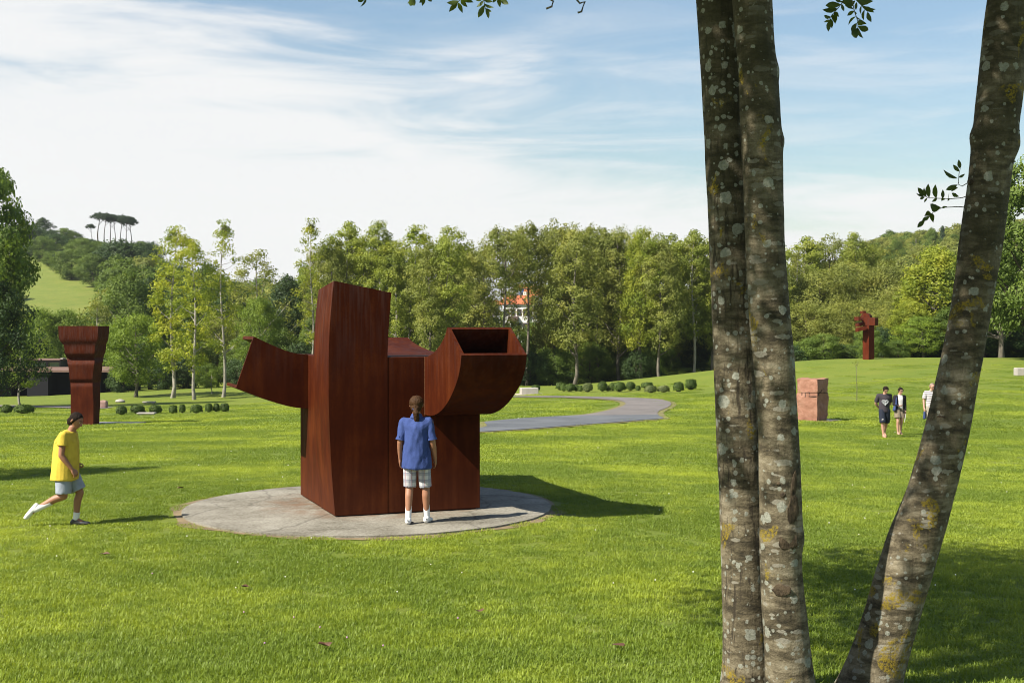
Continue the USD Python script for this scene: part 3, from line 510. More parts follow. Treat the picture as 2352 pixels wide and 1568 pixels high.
for i, (a, b, yb) in enumerate(LB):
    x0, x1, y = a * .4028, b * .4028, (600 + yb / 1.4255) * .57422
    p = on_ground((x0 + x1) / 2, y); k = p[1] / FPX; w, h = (x1 - x0) * k * 1.05, (19.5 if i != 1 else 21) * k
    t = thing('clipped_bush', f'low clipped round bush, {ordinal(i + 1)} from left in the far left row', 'bush', p, 0, 'clipped bushes on the left lawn')
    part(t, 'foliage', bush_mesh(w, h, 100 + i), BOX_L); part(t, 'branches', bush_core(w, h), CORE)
RB = [(535, 608, 330, 383), (763, 835, 305, 378), (805, 865, 317, 390), (848, 940, 320, 392), (925, 978, 330, 388), (970, 1020, 335, 392), (1015, 1103, 312, 397), (1157, 1240, 297, 393), (1222, 1275, 335, 387), (1268, 1330, 305, 385), (1305, 1412, 302, 395), (1420, 1505, 303, 383), (1515, 1555, 337, 383), (1568, 1670, 305, 365), (1600, 1705, 335, 405), (1720, 1825, 335, 400), (1870, 1960, 303, 397), (1980, 2080, 275, 380)]
for i, (a, b, y0, y1) in enumerate(RB):
    (x0, yt), (x1, yb) = zb(a, y0), zb(b, y1); p = on_ground((x0 + x1) / 2, yb); k = p[1] / FPX; w, h = (x1 - x0) * k * 1.05, (yb - yt) * k
    t = thing('clipped_bush', f'rounded bush, {ordinal(i + 1)} from left in the cluster above the path', 'bush', p, 0, 'clipped bushes above the path')
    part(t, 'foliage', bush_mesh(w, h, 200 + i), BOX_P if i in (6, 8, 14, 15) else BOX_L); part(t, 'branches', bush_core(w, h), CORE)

# ------------------------------------------------------------------ stone benches and blocks
PALE = plain('pale_stone_look', (0.29, 0.27, 0.24), 0.85, 0.15, 3, 0.4); PINKS = plain('pinkish_stone_look', (0.26, 0.16, 0.13), 0.85, 0.2, 2, 0.5)
def bench(x0, x1, yt, yb, label):
    p = on_ground((x0 + x1) / 2, yb); k = p[1] / FPX; w = (x1 - x0) * k; h = (yb - yt) * k; t = thing('stone_bench', label, 'bench', p, 0, 'low stone benches')
    part(t, 'seat', box(-w / 2, w / 2, -.22, .22, h * .45, h, .015), PALE)
    for s in (-1, 1): part(t, 'leg', box(s * w * .33 - .08, s * w * .33 + .08, -.17, .17, -.03, h * .45 - .002), PALE)
bench(316, 357, 947, 952.5, 'low pale stone bench among the left bushes'); bench(328, 357, 921.5, 926.5, 'low pale stone bench on the grass in front of the birches')
p = on_ground(1215, 905.5); k = p[1] / FPX
t = thing('stone_block', 'long pale stone block beside the path near the open arm of the sculpture', 'stone block', p, 8)
m = box(-19.5 * k, 19.5 * k, -.55, .55, -.02, 14 * k, .03); m.vertices[:, 2] += (m.vertices[:, 2] > .1) * (np.abs(m.vertices[:, 0]) / (19.5 * k) - .5) * .08
part(t, 'block', m, PALE); part(t, 'base_plate', box(-30 * k, 34 * k, -.9, .8, -.05, .03), plain('bench_base_look', (0.36, 0.30, 0.25), 0.8, 0.1, 3))
p = on_ground(238, 938); k = p[1] / FPX
m = trimesh.creation.icosphere(2, 1.0); m.vertices = np.sign(m.vertices) * np.abs(m.vertices) ** 0.45; m.vertices += 0.25 * (meshkit.fbm(m.vertices * 1.4, 3, 2)[:, None] - .5) * m.vertices
m.apply_scale([9 * k, 8 * k, 10 * k]); m.apply_translation([p[0], p[1], p[2] + 9 * k])
single('pink_boulder', m, PINKS, 'pinkish rough-hewn boulder right beside the steel stele', 'boulder')
p = on_ground(276, 924); m = trimesh.creation.icosphere(2, 1.0); m.vertices += .3 * (meshkit.fbm(m.vertices * 1.6, 3, 8)[:, None] - .5) * m.vertices; m.apply_scale([.42, .4, .2]); m.apply_translation(p + [0, 0, .1])
single('grey_boulder', m, PALE, 'small grey stone lying in the grass right of the pink boulder', 'boulder')
p = on_ground(2349, 862)
m = box(-.5, .9, -.3, .3, -.03, .5, .04); m.apply_translation(p); single('stone_block', m, PALE, 'small grey stone block at the right edge of the photo', 'stone block')

# ------------------------------------------------------------------ low dark building at left
WALL = plain('charcoal_wall', (0.011, 0.011, 0.014), 0.85, 0.12, 2.5, 0.15, None, 0.2); ROOF = plain('terracotta_roof', (0.13, 0.075, 0.055), 0.85, 0.25, 5, 0.4); FRM = plain('dark_frame', (0.03, 0.03, 0.03), 0.5, 0.1, 3)
PANE = mat('window_glass', {'t': ('transparent_bsdf', {'color': (0.80, 0.88, 0.84)}), 'g': ('glossy_bsdf', {'roughness': 0.02}), 'f': ('fresnel', {'IOR': 1.6}), 'm': ('mix_closure', {})}, [('f.fac', 'm.fac'), ('t.BSDF', 'm.closure1'), ('g.BSDF', 'm.closure2')], surface='m.closure')
BLIND = plain('pale_blind', (0.50, 0.56, 0.52), 0.8, 0.08, 2)
D = 148.0; k = D / FPX; o = at(0, 905, D); gz = float(H(o[0], o[1]))
Bd = thing('low_building', 'long low charcoal building with flat terracotta roof behind the stele', 'building', (o[0], o[1], gz))
def bx_(x0, x1, y0, y1, d0, d1): return box(x0 * k, x1 * k, d0, d1, (HOR - y1) * k + 2.74 - gz, (HOR - y0) * k + 2.74 - gz)
part(Bd, 'wall', bx_(-60, 30, 858, 918, -0.4, 6), WALL); part(Bd, 'wall', bx_(30.1, 74, 858, 918, 1.4, 6), WALL)
part(Bd, 'wall', bx_(74.1, 122, 857, 918, -1.6, 6), WALL); part(Bd, 'wall', bx_(122.1, 208, 857, 918, 1.2, 6), WALL)
part(Bd, 'wall', bx_(208.1, 236, 855, 916, -0.6, 6), WALL); part(Bd, 'wall', bx_(243, 289, 855, 914, 1.0, 6), WALL)
part(Bd, 'door', bx_(236.1, 242.9, 857, 914, 1.2, 1.35), PANE); 
rf = box(-62 * k, 291 * k, -1.9, 6.2, (HOR - 853.6) * k + 2.74 - gz, (HOR - 849) * k + 2.74 - gz); 
rf.vertices[:, 2] += (rf.vertices[:, 1] > 3) * 0.2
part(Bd, 'roof', rf, ROOF)
part(Bd, 'clerestory_frame', cat_([bx_(-60, 104, 830, 834.5, 5, 10), bx_(-60, 104, 849, 852, 5, 10), bx_(0, 3.5, 834.5, 849, 5, 5.4), bx_(35, 38, 834.5, 849, 5, 5.4), bx_(70, 73, 834.5, 849, 5, 5.4), bx_(101.5, 104, 834.5, 849, 5, 10), bx_(-60, 101, 834.5, 849, 9.5, 10)]), FRM)
for a, b in ((3.6, 34.9), (38.1, 69.9), (73.1, 101.4)):
    part(Bd, 'window', bx_(a, b, 834.6, 848.9, 5.15, 5.2), PANE); part(Bd, 'blind', bx_(a, b, 835, 848.5, 5.8, 5.85), BLIND)
part(Bd, 'upper_roof', bx_(-62, 105, 828, 830, 4.6, 10.4), ROOF); part(Bd, 'vent', bx_(97, 103, 825, 828, 6, 7), PALE)

# ------------------------------------------------------------------ village houses behind the tree line
WHT = plain('white_render', (0.52, 0.51, 0.49), 0.85, 0.06, 3); TILE = plain('orange_tile', (0.32, 0.085, 0.030), 0.8, 0.25, 4); SHUT = plain('brown_shutter', (0.07, 0.04, 0.03), 0.7, 0.2, 4); DKGL = plain('dark_pane', (0.03, 0.035, 0.04), 0.15, 0.1, 2); BLUEW = plain('blue_shed_wall', (0.12, 0.22, 0.45), 0.6, 0.1, 3); CREAM = plain('cream_render', (0.38, 0.31, 0.24), 0.85, 0.08, 3)
def house(x0, x1, ytop, yeave, ybase, D, rot, label, wall=WHT, nw=4, rows=2):
    k = D / FPX; c = at((x0 + x1) / 2, ybase, D); g = min(float(H(c[0], c[1])), c[2]); w = (x1 - x0) * k / math.cos(math.radians(rot)) * .86; dep = w * .62; he = at(0, yeave, D)[2] - g; hr = at(0, ytop, D)[2] - g; zb_ = c[2] - g
    t = thing('village_house', label, 'house', (c[0], c[1], g), rot, 'houses beyond the trees')
    part(t, 'wall', box(-w / 2, w / 2, -dep / 2, dep / 2, 0, he), wall)
    e = .5; P = np.array([(-w / 2 - e, -dep / 2 - e, he - .15), (w / 2 + e, -dep / 2 - e, he - .15), (w / 2 + e, dep / 2 + e, he - .15), (-w / 2 - e, dep / 2 + e, he - .15), (-w / 2 - e, 0, hr), (w / 2 + e, 0, hr)])
    part(t, 'roof', trimesh.convex.convex_hull(P), TILE); part(t, 'chimney', box(w * .2, w * .2 + .7, .2, .9, hr - 1.2, hr + .7), wall)
    for rw in range(rows):
        for i in range(nw):
            x = -w / 2 + w * (i + .5) / nw; z = he - 1.9 - 2.8 * rw
            wd = part(t, 'window', box(x - .5, x + .5, -dep / 2 - .05, -dep / 2 + .03, z - .7, z + .7), SHUT)
            part(wd, 'pane', box(x - .32, x + .32, -dep / 2 - .06, -dep / 2 - .052, z - .6, z + .6), DKGL)
    part(t, 'balcony', box(-w * .3, w * .1, -dep / 2 - 1.0, -dep / 2 - .01, he - 3.6, he - 2.7), SHUT)
house(1158, 1222, 678, 697, 735, 262, -14, 'white house with orange tiled roof and dark shutters, leftmost in the gap between the poplars')
house(1205, 1262, 664, 678, 715, 285, 10, 'white village house behind and right of the leftmost white house')
house(1290, 1350, 682, 692, 730, 275, -8, 'long cream village house with orange roof between the poplar trunks', CREAM, 5)
house(1352, 1410, 680, 690, 728, 290, 8, 'cream village house with orange roof right of the middle poplars', CREAM, 4)
house(1415, 1480, 682, 692, 730, 280, -5, 'rightmost pale village house glimpsed through the poplar trunks', WHT, 4)
house(1105, 1150, 690, 700, 732, 300, 6, 'pale house largely hidden by branches, left of the white house', WHT, 3)
house(1190, 1232, 654, 661, 690, 330, 0, 'distant blue-walled shed with low roof above the white house', BLUEW, 3, 1)
house(880, 940, 668, 678, 705, 320, 4, 'distant pale house behind the poplars right of the steel tower', WHT, 3)
# pale timber fence on the far meadow, left
FEN = plain('pale_fence_wood', (0.42, 0.40, 0.37), 0.8, 0.15, 6)
def fence(a, b, D, yb, n, label, hgt=1.1):
    p0, p1 = at(a, yb[0], D), at(b, yb[1], D); p0[2] = float(H(p0[0], p0[1])); p1[2] = float(H(p1[0], p1[1])); t = thing('timber_fence', label, 'fence', p0)
    for i in range(n):
        q = p0 + (p1 - p0) * i / (n - 1); q[2] = float(H(q[0], q[1])); q = q - p0; part(t, 'post', box(q[0] - .08, q[0] + .08, q[1] - .08, q[1] + .08, q[2] - .2, q[2] + hgt), FEN)
    for zz in (.45, .95):
        pts = []
        for i in range(n): q = p0 + (p1 - p0) * i / (n - 1); q[2] = float(H(q[0], q[1])) + zz * hgt; pts.append(q - p0 + [0, -.1, 0])
        part(t, 'rail', tubes([(pts, .06)], 4), FEN)
fence(88, 132, 206, (798, 795), 6, 'short pale post-and-rail fence on the meadow behind the stele')
fence(22, 62, 425, (572, 590), 9, 'post fence along the ridge of the meadow at left', 1.6)
fence(505, 556, 178, (742, 740), 6, 'pale rail fence glimpsed between the birch trunks')

# ------------------------------------------------------------------ trees: grown once per kind, then placed copy by copy
def bark(name, lo, hi, sc=9): return mat(name, {'tc': ('texture_coordinate', {}), 'mp': ('mapping', {'scale': (1, 1, 0.45)}), 'n': ('noise_texture', {'scale': sc, 'detail': 5, 'roughness': 0.7}), 'r': ('rgb_ramp', {'ramp': [(0.32, lo), (0.66, hi)]}), 'p': ('principled_bsdf', {'roughness': 0.9, 'specular_ior_level': 0.2}), 'b': ('bump', {'strength': 0.6, 'distance': 0.03})},
    [('tc.object', 'mp.vector'), ('mp.vector', 'n.vector'), ('n.fac', 'r.fac'), ('r.color', 'p.base_color'), ('n.fac', 'b.height'), ('b.normal', 'p.normal')])
BK_PALE = bark('pale_bark', (0.11, 0.10, 0.08), (0.34, 0.32, 0.27), 3); BK_GREY = bark('grey_bark', (0.05, 0.045, 0.035), (0.17, 0.15, 0.12), 3); BK_DARK = bark('dark_bark', (0.028, 0.022, 0.016), (0.085, 0.07, 0.05), 3)
Lf = {
 'yellow': leaf('yellowing_leaf', [(0.147, 0.1985, 0.0206), (0.2646, 0.294, 0.0294), (0.4116, 0.3896, 0.0382), (0.5586, 0.4557, 0.0441)], 0.42, clump=0.5),
 'poplar': leaf('poplar_leaf', [(0.1435, 0.1848, 0.0274), (0.2392, 0.2738, 0.0411), (0.354, 0.3507, 0.0548), (0.4976, 0.4193, 0.0684)], 0.40, clump=0.45),
 'olive': leaf('olive_leaf', [(0.1235, 0.1486, 0.029), (0.2018, 0.2211, 0.0435), (0.2985, 0.281, 0.058), (0.4118, 0.3263, 0.0725)], 0.36, clump=0.45),
 'green': leaf('green_leaf', [(0.0675, 0.1087, 0.0171), (0.1114, 0.1631, 0.0248), (0.1688, 0.2252, 0.0342), (0.2531, 0.2794, 0.0435)], 0.36, clump=0.45),
 'dark': leaf('dark_leaf', [(0.0259, 0.0524, 0.0138), (0.0432, 0.0759, 0.0179), (0.0662, 0.1035, 0.0235), (0.095, 0.1311, 0.0304)], 0.28, clump=0.5),
 'fresh': leaf('fresh_leaf', [(0.101, 0.156, 0.0193), (0.1631, 0.2302, 0.0267), (0.2407, 0.297, 0.0327), (0.3415, 0.3638, 0.0416)], 0.40, clump=0.5),
 'pine': leaf('pine_needle', [(0.0216, 0.0432, 0.0168), (0.036, 0.06, 0.0216), (0.0528, 0.0768, 0.0264)], 0.15, clump=0.5),
 'mist': leaf('mistletoe_leaf', [(0.091, 0.104, 0.0156), (0.143, 0.1495, 0.0234), (0.208, 0.195, 0.0286)], 0.3)}
def grow(seed, h, r, base, shape, n_cl, per, cl_r, lf, trunk_r, gaps=0.0, limb_n=14, lean=0.02, mist=0, jitter=0.55, up=0.35):
    """A tree of height h: a tapered trunk with limbs, and a crown of leaf clumps. shape(t) is the crown's radius from its base (t = 0) to its top (t = 1)."""
    rr = np.random.default_rng(seed); tw = rr.normal(0, lean * h, 2)
    zs = np.linspace(0, h * 0.96, 14); s = zs / h
    ax = np.stack([tw[0] * s ** 1.5 + 0.012 * h * np.sin(s * 7 + rr.uniform(0, 6)), tw[1] * s ** 1.5 + 0.012 * h * np.sin(s * 6 + rr.uniform(0, 6)), zs], -1); ax[0, :2] = 0
    tr = trunk_r * (1 - s) ** 0.8 + 0.012; tr[0] *= 1.35
    paths = [(ax, tr)]; C = []
    def axis(z): return np.array([np.interp(z, zs, ax[:, 0]), np.interp(z, zs, ax[:, 1]), z])
    lobes = rr.uniform(0, 2 * np.pi, 4); lw = rr.uniform(0.10, 0.28, 4)
    k = 0
    while len(C) < n_cl and k < n_cl * 6:
        k += 1; t = rr.random() ** 0.9; az = rr.uniform(0, 2 * np.pi)
        R = r * shape(t) * (1 + sum(w * np.cos(az * (i + 1) - p + t * 3) for i, (p, w) in enumerate(zip(lobes, lw))) * .7)
        if rr.random() < gaps * (0.5 + 0.5 * math.sin(az * 3 + t * 11 + seed)): continue
        q = rr.uniform(0.45, 1.0) ** 0.6 * R; z = base + t * (h - base)
        C.append(axis(min(z, h * .95)) * [1, 1, 0] + [q * math.cos(az), q * math.sin(az), z + rr.normal(0, .02 * h)])
    C = np.array(C)
    order = rr.permutation(len(C))[:limb_n]
    for i in order:
        c = C[i]; d = np.hypot(c[0], c[1]); z0 = max(base * .7, c[2] - d * rr.uniform(0.5, 1.1)); a = axis(min(z0, h * .9)); b = np.interp(z0, zs, tr)
        m = (a + c) / 2 + [0, 0, -0.08 * d]; paths.append((np.array([a, m * .6 + a * .2 + c * .2 + [0, 0, -.05 * d], c]), np.array([min(b * .6, .12), b * .3, .012])))
    P, Nn = [], []
    cr = cl_r * rr.uniform(0.6, 1.3, len(C)); cnt = np.maximum((per * (cr / cl_r) ** 2).astype(int), 6)
    for c, q, n in zip(C, cr, cnt):
        g = rr.normal(0, 1, (n, 3)); g /= np.linalg.norm(g, axis=1, keepdims=True); rad = rr.random(n) ** 0.45
        P.append(c + g * (rad * q)[:, None] * [1, 1, .72]); o = c - axis(c[2]) ; o = o / (np.linalg.norm(o) + 1e-6); Nn.append(g * .7 + o * .5 + [0, 0, up])
    crown = leaf_cards(np.vstack(P), np.vstack(Nn), lf, seed + 1, jitter)
    ms = []
    for i in range(mist):
        c = C[rr.integers(len(C))] * [.75, .75, 1]; n = 260; g = rr.normal(0, 1, (n, 3)); g /= np.linalg.norm(g, axis=1, keepdims=True); ms.append(leaf_cards(c + g * (rr.random(n) ** .4 * rr.uniform(.3, .55))[:, None], g, lf * .8, seed + 50 + i))
    return tubes(paths, 6), crown, ms
egg = lambda t: max(0.0, math.sin(math.pi * min(1, (t * .88 + .12)) ** .85)) ** .7
column = lambda t: (min(1, t * 5 + .35)) * (1 - max(0, t - .55) ** 1.6 * 2.4) * (.8 + .2 * math.sin(t * 19))
dome_ = lambda t: min(1.0, t * 3.2 + .42) * math.sqrt(max(0.0, 1 - max(0.0, (t - .5) / .5) ** 2.6)) * .95 + .05
plume = lambda t: min(1.0, t * 3.4 + .35) * math.sqrt(max(0.0, 1 - max(0.0, (t - .45) / .55) ** 2.2)) * (.86 + .14 * math.sin(t * 17)) + .04
ball = lambda t: math.sqrt(max(0, 1 - (2 * t - 1) ** 2)) * .92 + .08
umb = lambda t: math.sqrt(max(0, 1 - (t) ** 2)) * .9 + .1
cone = lambda t: (1 - t) * .95 + .05
#            seed  h   r   base  shape   ncl per clr  leaf trunk gaps limbs
KIND = {
 'tall_poplar':   ((31, 16.0, 2.3, 4.6, plume, 220, 62, .62, .21, .17, .35, 18, .012, 1), 'poplar', BK_PALE, 'poplar'),
 'slim_poplar':   ((32, 16.0, 1.9, 3.4, plume, 165, 46, .56, .20, .15, .5, 16, .012, 1), 'yellow', BK_PALE, 'poplar'),
 'bare_poplar':   ((33, 16.0, 1.6, 4.0, column, 110, 34, .50, .18, .13, .6, 24, .012, 1), 'yellow', BK_PALE, 'poplar'),
 'leafy_poplar':  ((34, 16.0, 3.1, 4.0, dome_, 265, 66, .76, .22, .20, .25, 20, .015, 1), 'olive', BK_GREY, 'poplar'),
 'golden_poplar': ((35, 16.0, 3.1, 4.0, dome_, 260, 66, .76, .22, .20, .25, 26, .015, 1), 'yellow', BK_GREY, 'poplar'),
 'high_poplar':   ((47, 16.0, 3.1, 10.3, dome_, 190, 66, .76, .22, .20, .25, 20, .015, 1), 'olive', BK_GREY, 'poplar'),
 'broad_tree':    ((36, 12.0, 4.0, 2.4, egg, 230, 80, .95, .25, .26, .2, 22, .02, 0), 'green', BK_GREY, 'tree'),
 'oak_tree':      ((48, 14.0, 5.0, 2.6, dome_, 150, 150, 1.05, .30, .34, .35, 20, .02, 0), 'green', BK_DARK, 'tree'),
 'dark_tree':     ((37, 12.0, 4.3, 1.6, egg, 240, 84, 1.0, .25, .30, .12, 18, .02, 0), 'dark', BK_DARK, 'tree'),
 'round_tree':    ((38, 10.0, 3.8, 2.0, ball, 220, 80, .9, .23, .22, .15, 18, .02, 0), 'fresh', BK_GREY, 'tree'),
 'yellow_tree':   ((39, 11.0, 4.0, 1.4, egg, 240, 84, .95, .24, .24, .12, 18, .02, 0), 'yellow', BK_GREY, 'tree'),
 'locust_tree':   ((40, 12.0, 4.2, 1.0, ball, 260, 84, 1.0, .22, .22, .12, 16, .02, 0), 'olive', BK_DARK, 'tree'),
 'low_tree':      ((41, 6.0, 2.8, .5, ball, 150, 70, .75, .21, .12, .15, 12, .02, 0), 'green', BK_DARK, 'shrub'),
 'shade_shrub':   ((42, 5.0, 2.6, .2, ball, 140, 70, .75, .21, .10, .1, 10, .02, 0), 'dark', BK_DARK, 'shrub'),
 'young_tree':    ((43, 7.0, 1.7, 2.2, egg, 90, 60, .5, .16, .08, .25, 16, .015, 0), 'fresh', BK_PALE, 'tree'),
 'umbrella_pine': ((44, 11.0, 3.0, 9.3, umb, 90, 60, .60, .26, .22, .0, 26, .03, 0), 'pine', BK_DARK, 'pine'),
 'spruce':        ((45, 12.0, 2.5, .8, cone, 170, 60, .7, .26, .18, .1, 12, .005, 0), 'pine', BK_DARK, 'conifer'),
 'thin_tree':     ((46, 14.0, 3.2, 4.0, egg, 130, 46, .75, .20, .18, .5, 46, .03, 0), 'olive', BK_PALE, 'tree'),
}
_protos = {}
def proto(kind):
    if kind not in _protos:
        a, lf, bk, _ = KIND[kind]; tr, cr, ms = grow(*a)
        if not stage.GetPrimAtPath('/World/Looks/kinds'): UsdGeom.Scope.Define(stage, '/World/Looks/kinds')
        c = stage.CreateClassPrim(f'/World/Looks/kinds/{kind}')
        usdkit.mesh(stage, f'{c.GetPath()}/trunk', tr, bk, smooth=True); usdkit.mesh(stage, f'{c.GetPath()}/crown', cr, Lf[lf])
        for i, q in enumerate(ms): usdkit.mesh(stage, f'{c.GetPath()}/mistletoe' + (f'_{i:03d}' if i else ''), q, Lf['mist'])
        ext = np.percentile(cr.vertices, [1.5, 98.5], axis=0); _protos[kind] = (c.GetPath(), cr.vertices[:, 2].max(), ext[1, 0] - ext[0, 0])
    return _protos[kind]
_trees = []
def tree(kind, x, D, ytop, width, group, where, ybase=None):
    _trees.append((group, x, kind, D, ytop, width, where, ybase))
SQUAT = {'dark_tree': 'shade_shrub', 'broad_tree': 'low_tree', 'locust_tree': 'low_tree', 'thin_tree': 'low_tree'}
def plant_all():
    from collections import defaultdict
    by = defaultdict(list)
    for t in _trees: by[(t[0])].append(t)
    for group, ts in by.items():
        for i, (g, x, kind, D, ytop, width, where, yb) in enumerate(ts):
            if D > 270 and kind in SQUAT:          # short wide trees are grown short and wide, not squashed
                _, h, w = proto(kind); p = at(x, 800, D); z = float(H(p[0], p[1]))
                if (at(x, ytop, D)[2] - z) / h < .75 * width * .84 * D / FPX / w: ts[i] = (g, x, SQUAT[kind], D, ytop, width, where, yb)
        ts.sort(key=lambda t: t[1])
        cnt = defaultdict(int); tot = defaultdict(int)
        for t in ts: tot[t[2]] += 1
        for i, (g, x, kind, D, ytop, width, where, yb) in enumerate(ts):
            path, h, w = proto(kind); p = at(x, 800, D); z = float(H(p[0], p[1])); hh = at(x, ytop, D)[2] - z; sc = hh / h; sx = width * (.84 if D > 270 else 1.0) * D / FPX / w
            cnt[kind] += 1; looks = LOOKS_[kind]
            which = '' if tot[kind] == 1 else f', {ordinal(cnt[kind])} from left'
            t = thing(kind, f'{looks} {where}{which}', KIND[kind][3], (p[0], p[1], z - .05), float(rng.uniform(0, 360)), group, (sx, sx, sc))
            t.GetReferences().AddInternalReference(path); t.SetInstanceable(True)
LOOKS_ = {'oak_tree': 'large dark oak with ragged crown', 'tall_poplar': 'tall airy pale-stemmed poplar', 'slim_poplar': 'slender yellowing poplar', 'bare_poplar': 'thin half-bare poplar with mistletoe', 'leafy_poplar': 'tall olive-green poplar', 'golden_poplar': 'tall golden-green poplar', 'high_poplar': 'tall olive poplar with high crown',
  'broad_tree': 'broad mid-green tree', 'dark_tree': 'broad dark green tree', 'round_tree': 'rounded fresh green tree', 'yellow_tree': 'bushy tree turning yellow', 'locust_tree': 'wide olive-green bushy tree', 'low_tree': 'low bushy green tree', 'shade_shrub': 'dark green shrub', 'young_tree': 'small young light green tree', 'umbrella_pine': 'bare-stemmed umbrella pine', 'spruce': 'dark pointed conifer', 'thin_tree': 'thin-leaved tree showing pale branches'}
R_ = np.random.default_rng(21)
# left, on the lawn
G = 'trees on the left lawn'; w_ = 'on the left lawn'
tree('young_tree', 45, 106, 775, 92, G, 'before the low charcoal building'); tree('round_tree', 312, 124, 712, 140, G, 'just right of the steel stele')
tree('slim_poplar', 397, 121, 515, 96, G, 'on the lawn right of the stele'); tree('slim_poplar', 446, 117, 545, 86, G, 'on the lawn right of the stele'); tree('bare_poplar', 513, 121, 500, 84, G, 'on the lawn left of the large sculpture')
tree('young_tree', 486, 126, 845, 40, G, 'under the yellowing poplars'); 
# behind them
G = 'trees behind the left lawn'
for x, D, y, w, kd in ((590, 150, 570, 150, 'thin_tree'), (596, 138, 672, 92, 'round_tree'), (655, 158, 625, 130, 'dark_tree'), (716, 138, 497, 66, 'bare_poplar'), (705, 165, 600, 120, 'broad_tree'), (300, 172, 612, 150, 'broad_tree'), (232, 168, 690, 110, 'thin_tree'), (150, 166, 702, 110, 'fresh'), (92, 165, 700, 110, 'fresh'), (350, 185, 632, 130, 'dark_tree'), (420, 180, 640, 130, 'broad_tree'), (480, 178, 596, 140, 'broad_tree'), (542, 172, 640, 120, 'dark_tree'),
                       (265, 160, 735, 120, 'round_tree'), (200, 158, 765, 100, 'broad_tree'), (345, 150, 760, 100, 'dark_tree'), (430, 150, 740, 110, 'broad_tree'), (560, 148, 760, 110, 'broad_tree'), (500, 155, 720, 110, 'locust_tree'), (640, 146, 745, 110, 'low_tree'), (690, 144, 780, 90, 'shade_shrub'), (365, 145, 815, 70, 'shade_shrub'), (420, 146, 815, 80, 'shade_shrub'), (475, 143, 830, 60, 'low_tree'), (545, 144, 820, 70, 'shade_shrub'), (600, 142, 800, 100, 'shade_shrub'), (655, 141, 820, 80, 'low_tree'),
                       (120, 172, 775, 90, 'low_tree'), (60, 172, 740, 100, 'dark_tree'), (285, 142, 830, 70, 'shade_shrub'), (235, 158, 820, 60, 'shade_shrub'), (15, 175, 720, 110, 'broad_tree')):
    tree('round_tree' if kd == 'fresh' else kd, x, D, y, w, G, 'behind the left lawn')
# on the hill
G = 'trees on the left hillside'
for x, D, y, w, kd in ((235, 345, 575, 60, 'dark_tree'), (195, 365, 560, 60, 'broad_tree'), (140, 365, 572, 50, 'dark_tree'), (300, 310, 590, 70, 'broad_tree'), (340, 300, 575, 80, 'dark_tree'), (225, 420, 552, 60, 'broad_tree'), (255, 400, 556, 60, 'dark_tree'), (310, 400, 560, 60, 'broad_tree'), (120, 450, 525, 50, 'dark_tree'), (75, 455, 512, 60, 'dark_tree'), (355, 340, 580, 70, 'broad_tree'), (385, 330, 600, 70, 'dark_tree'), (275, 330, 545, 150, 'dark_tree'), (330, 335, 556, 100, 'dark_tree'), (215, 325, 580, 90, 'broad_tree'), (165, 345, 570, 110, 'broad_tree'), (98, 400, 540, 80, 'broad_tree'), (55, 440, 512, 110, 'dark_tree'), (100, 470, 498, 60, 'dark_tree'), (148, 480, 522, 60, 'broad_tree'), (185, 480, 545, 60, 'broad_tree'), (345, 440, 552, 70, 'dark_tree'), (300, 455, 556, 70, 'dark_tree'), (232, 470, 556, 70, 'dark_tree'), (130, 425, 535, 80, 'dark_tree'), (25, 450, 515, 90, 'dark_tree'), (190, 400, 545, 80, 'broad_tree'), (262, 290, 640, 90, 'broad_tree'), (310, 280, 625, 110, 'broad_tree'), (360, 300, 590, 120, 'broad_tree'), (120, 385, 575, 60, 'broad_tree'), (75, 420, 560, 60, 'dark_tree'), (240, 310, 640, 60, 'locust_tree'),
                       (205, 460, 548, 60, 'dark_tree'), (270, 465, 558, 80, 'broad_tree'), (165, 490, 530, 60, 'dark_tree'), (325, 480, 552, 60, 'broad_tree'), (410, 320, 600, 110, 'dark_tree'), (400, 250, 650, 110, 'dark_tree'), (440, 260, 630, 100, 'broad_tree')):
    tree(kd, x, D, y, w, G, 'on the left hillside')
G = 'umbrella pines on the hilltop'
for x, y, w, D in ((226, 486, 44, 482), (241, 487, 38, 478), (254, 490, 36, 486), (266, 492, 34, 480), (278, 491, 36, 484), (290, 494, 40, 479), (303, 497, 38, 483), (212, 513, 24, 474)): tree('umbrella_pine', x, D, y, w, G, 'on the crest of the left hill')
# tall row behind the large sculpture
G = 'tall trees in the row behind the sculpture'; w_ = 'in the row behind the sculpture'
for x, y, w, kd in ((800, 505, 104, 'tall_poplar'), (874, 503, 96, 'tall_poplar'), (945, 512, 92, 'slim_poplar'), (1027, 515, 100, 'tall_poplar'), (764, 545, 84, 'leafy_poplar'), (836, 548, 90, 'leafy_poplar'), (908, 550, 90, 'tall_poplar'), (986, 552, 90, 'leafy_poplar'), (1070, 590, 90, 'leafy_poplar'),
                    (1112, 556, 112, 'leafy_poplar'), (1160, 512, 116, 'high_poplar'), (1212, 505, 120, 'high_poplar'), (1272, 497, 112, 'leafy_poplar'), (1320, 506, 118, 'leafy_poplar'), (1374, 508, 116, 'high_poplar'), (1424, 512, 118, 'leafy_poplar'), (1472, 516, 104, 'golden_poplar'), (1515, 532, 100, 'leafy_poplar'), (1545, 580, 80, 'leafy_poplar'), (1592, 524, 92, 'tall_poplar'), (1640, 532, 100, 'leafy_poplar'), (1700, 540, 100, 'leafy_poplar'), (1770, 545, 100, 'tall_poplar')):
    tree(kd, x, float(R_.uniform(130, 146)), y, w, G, w_)
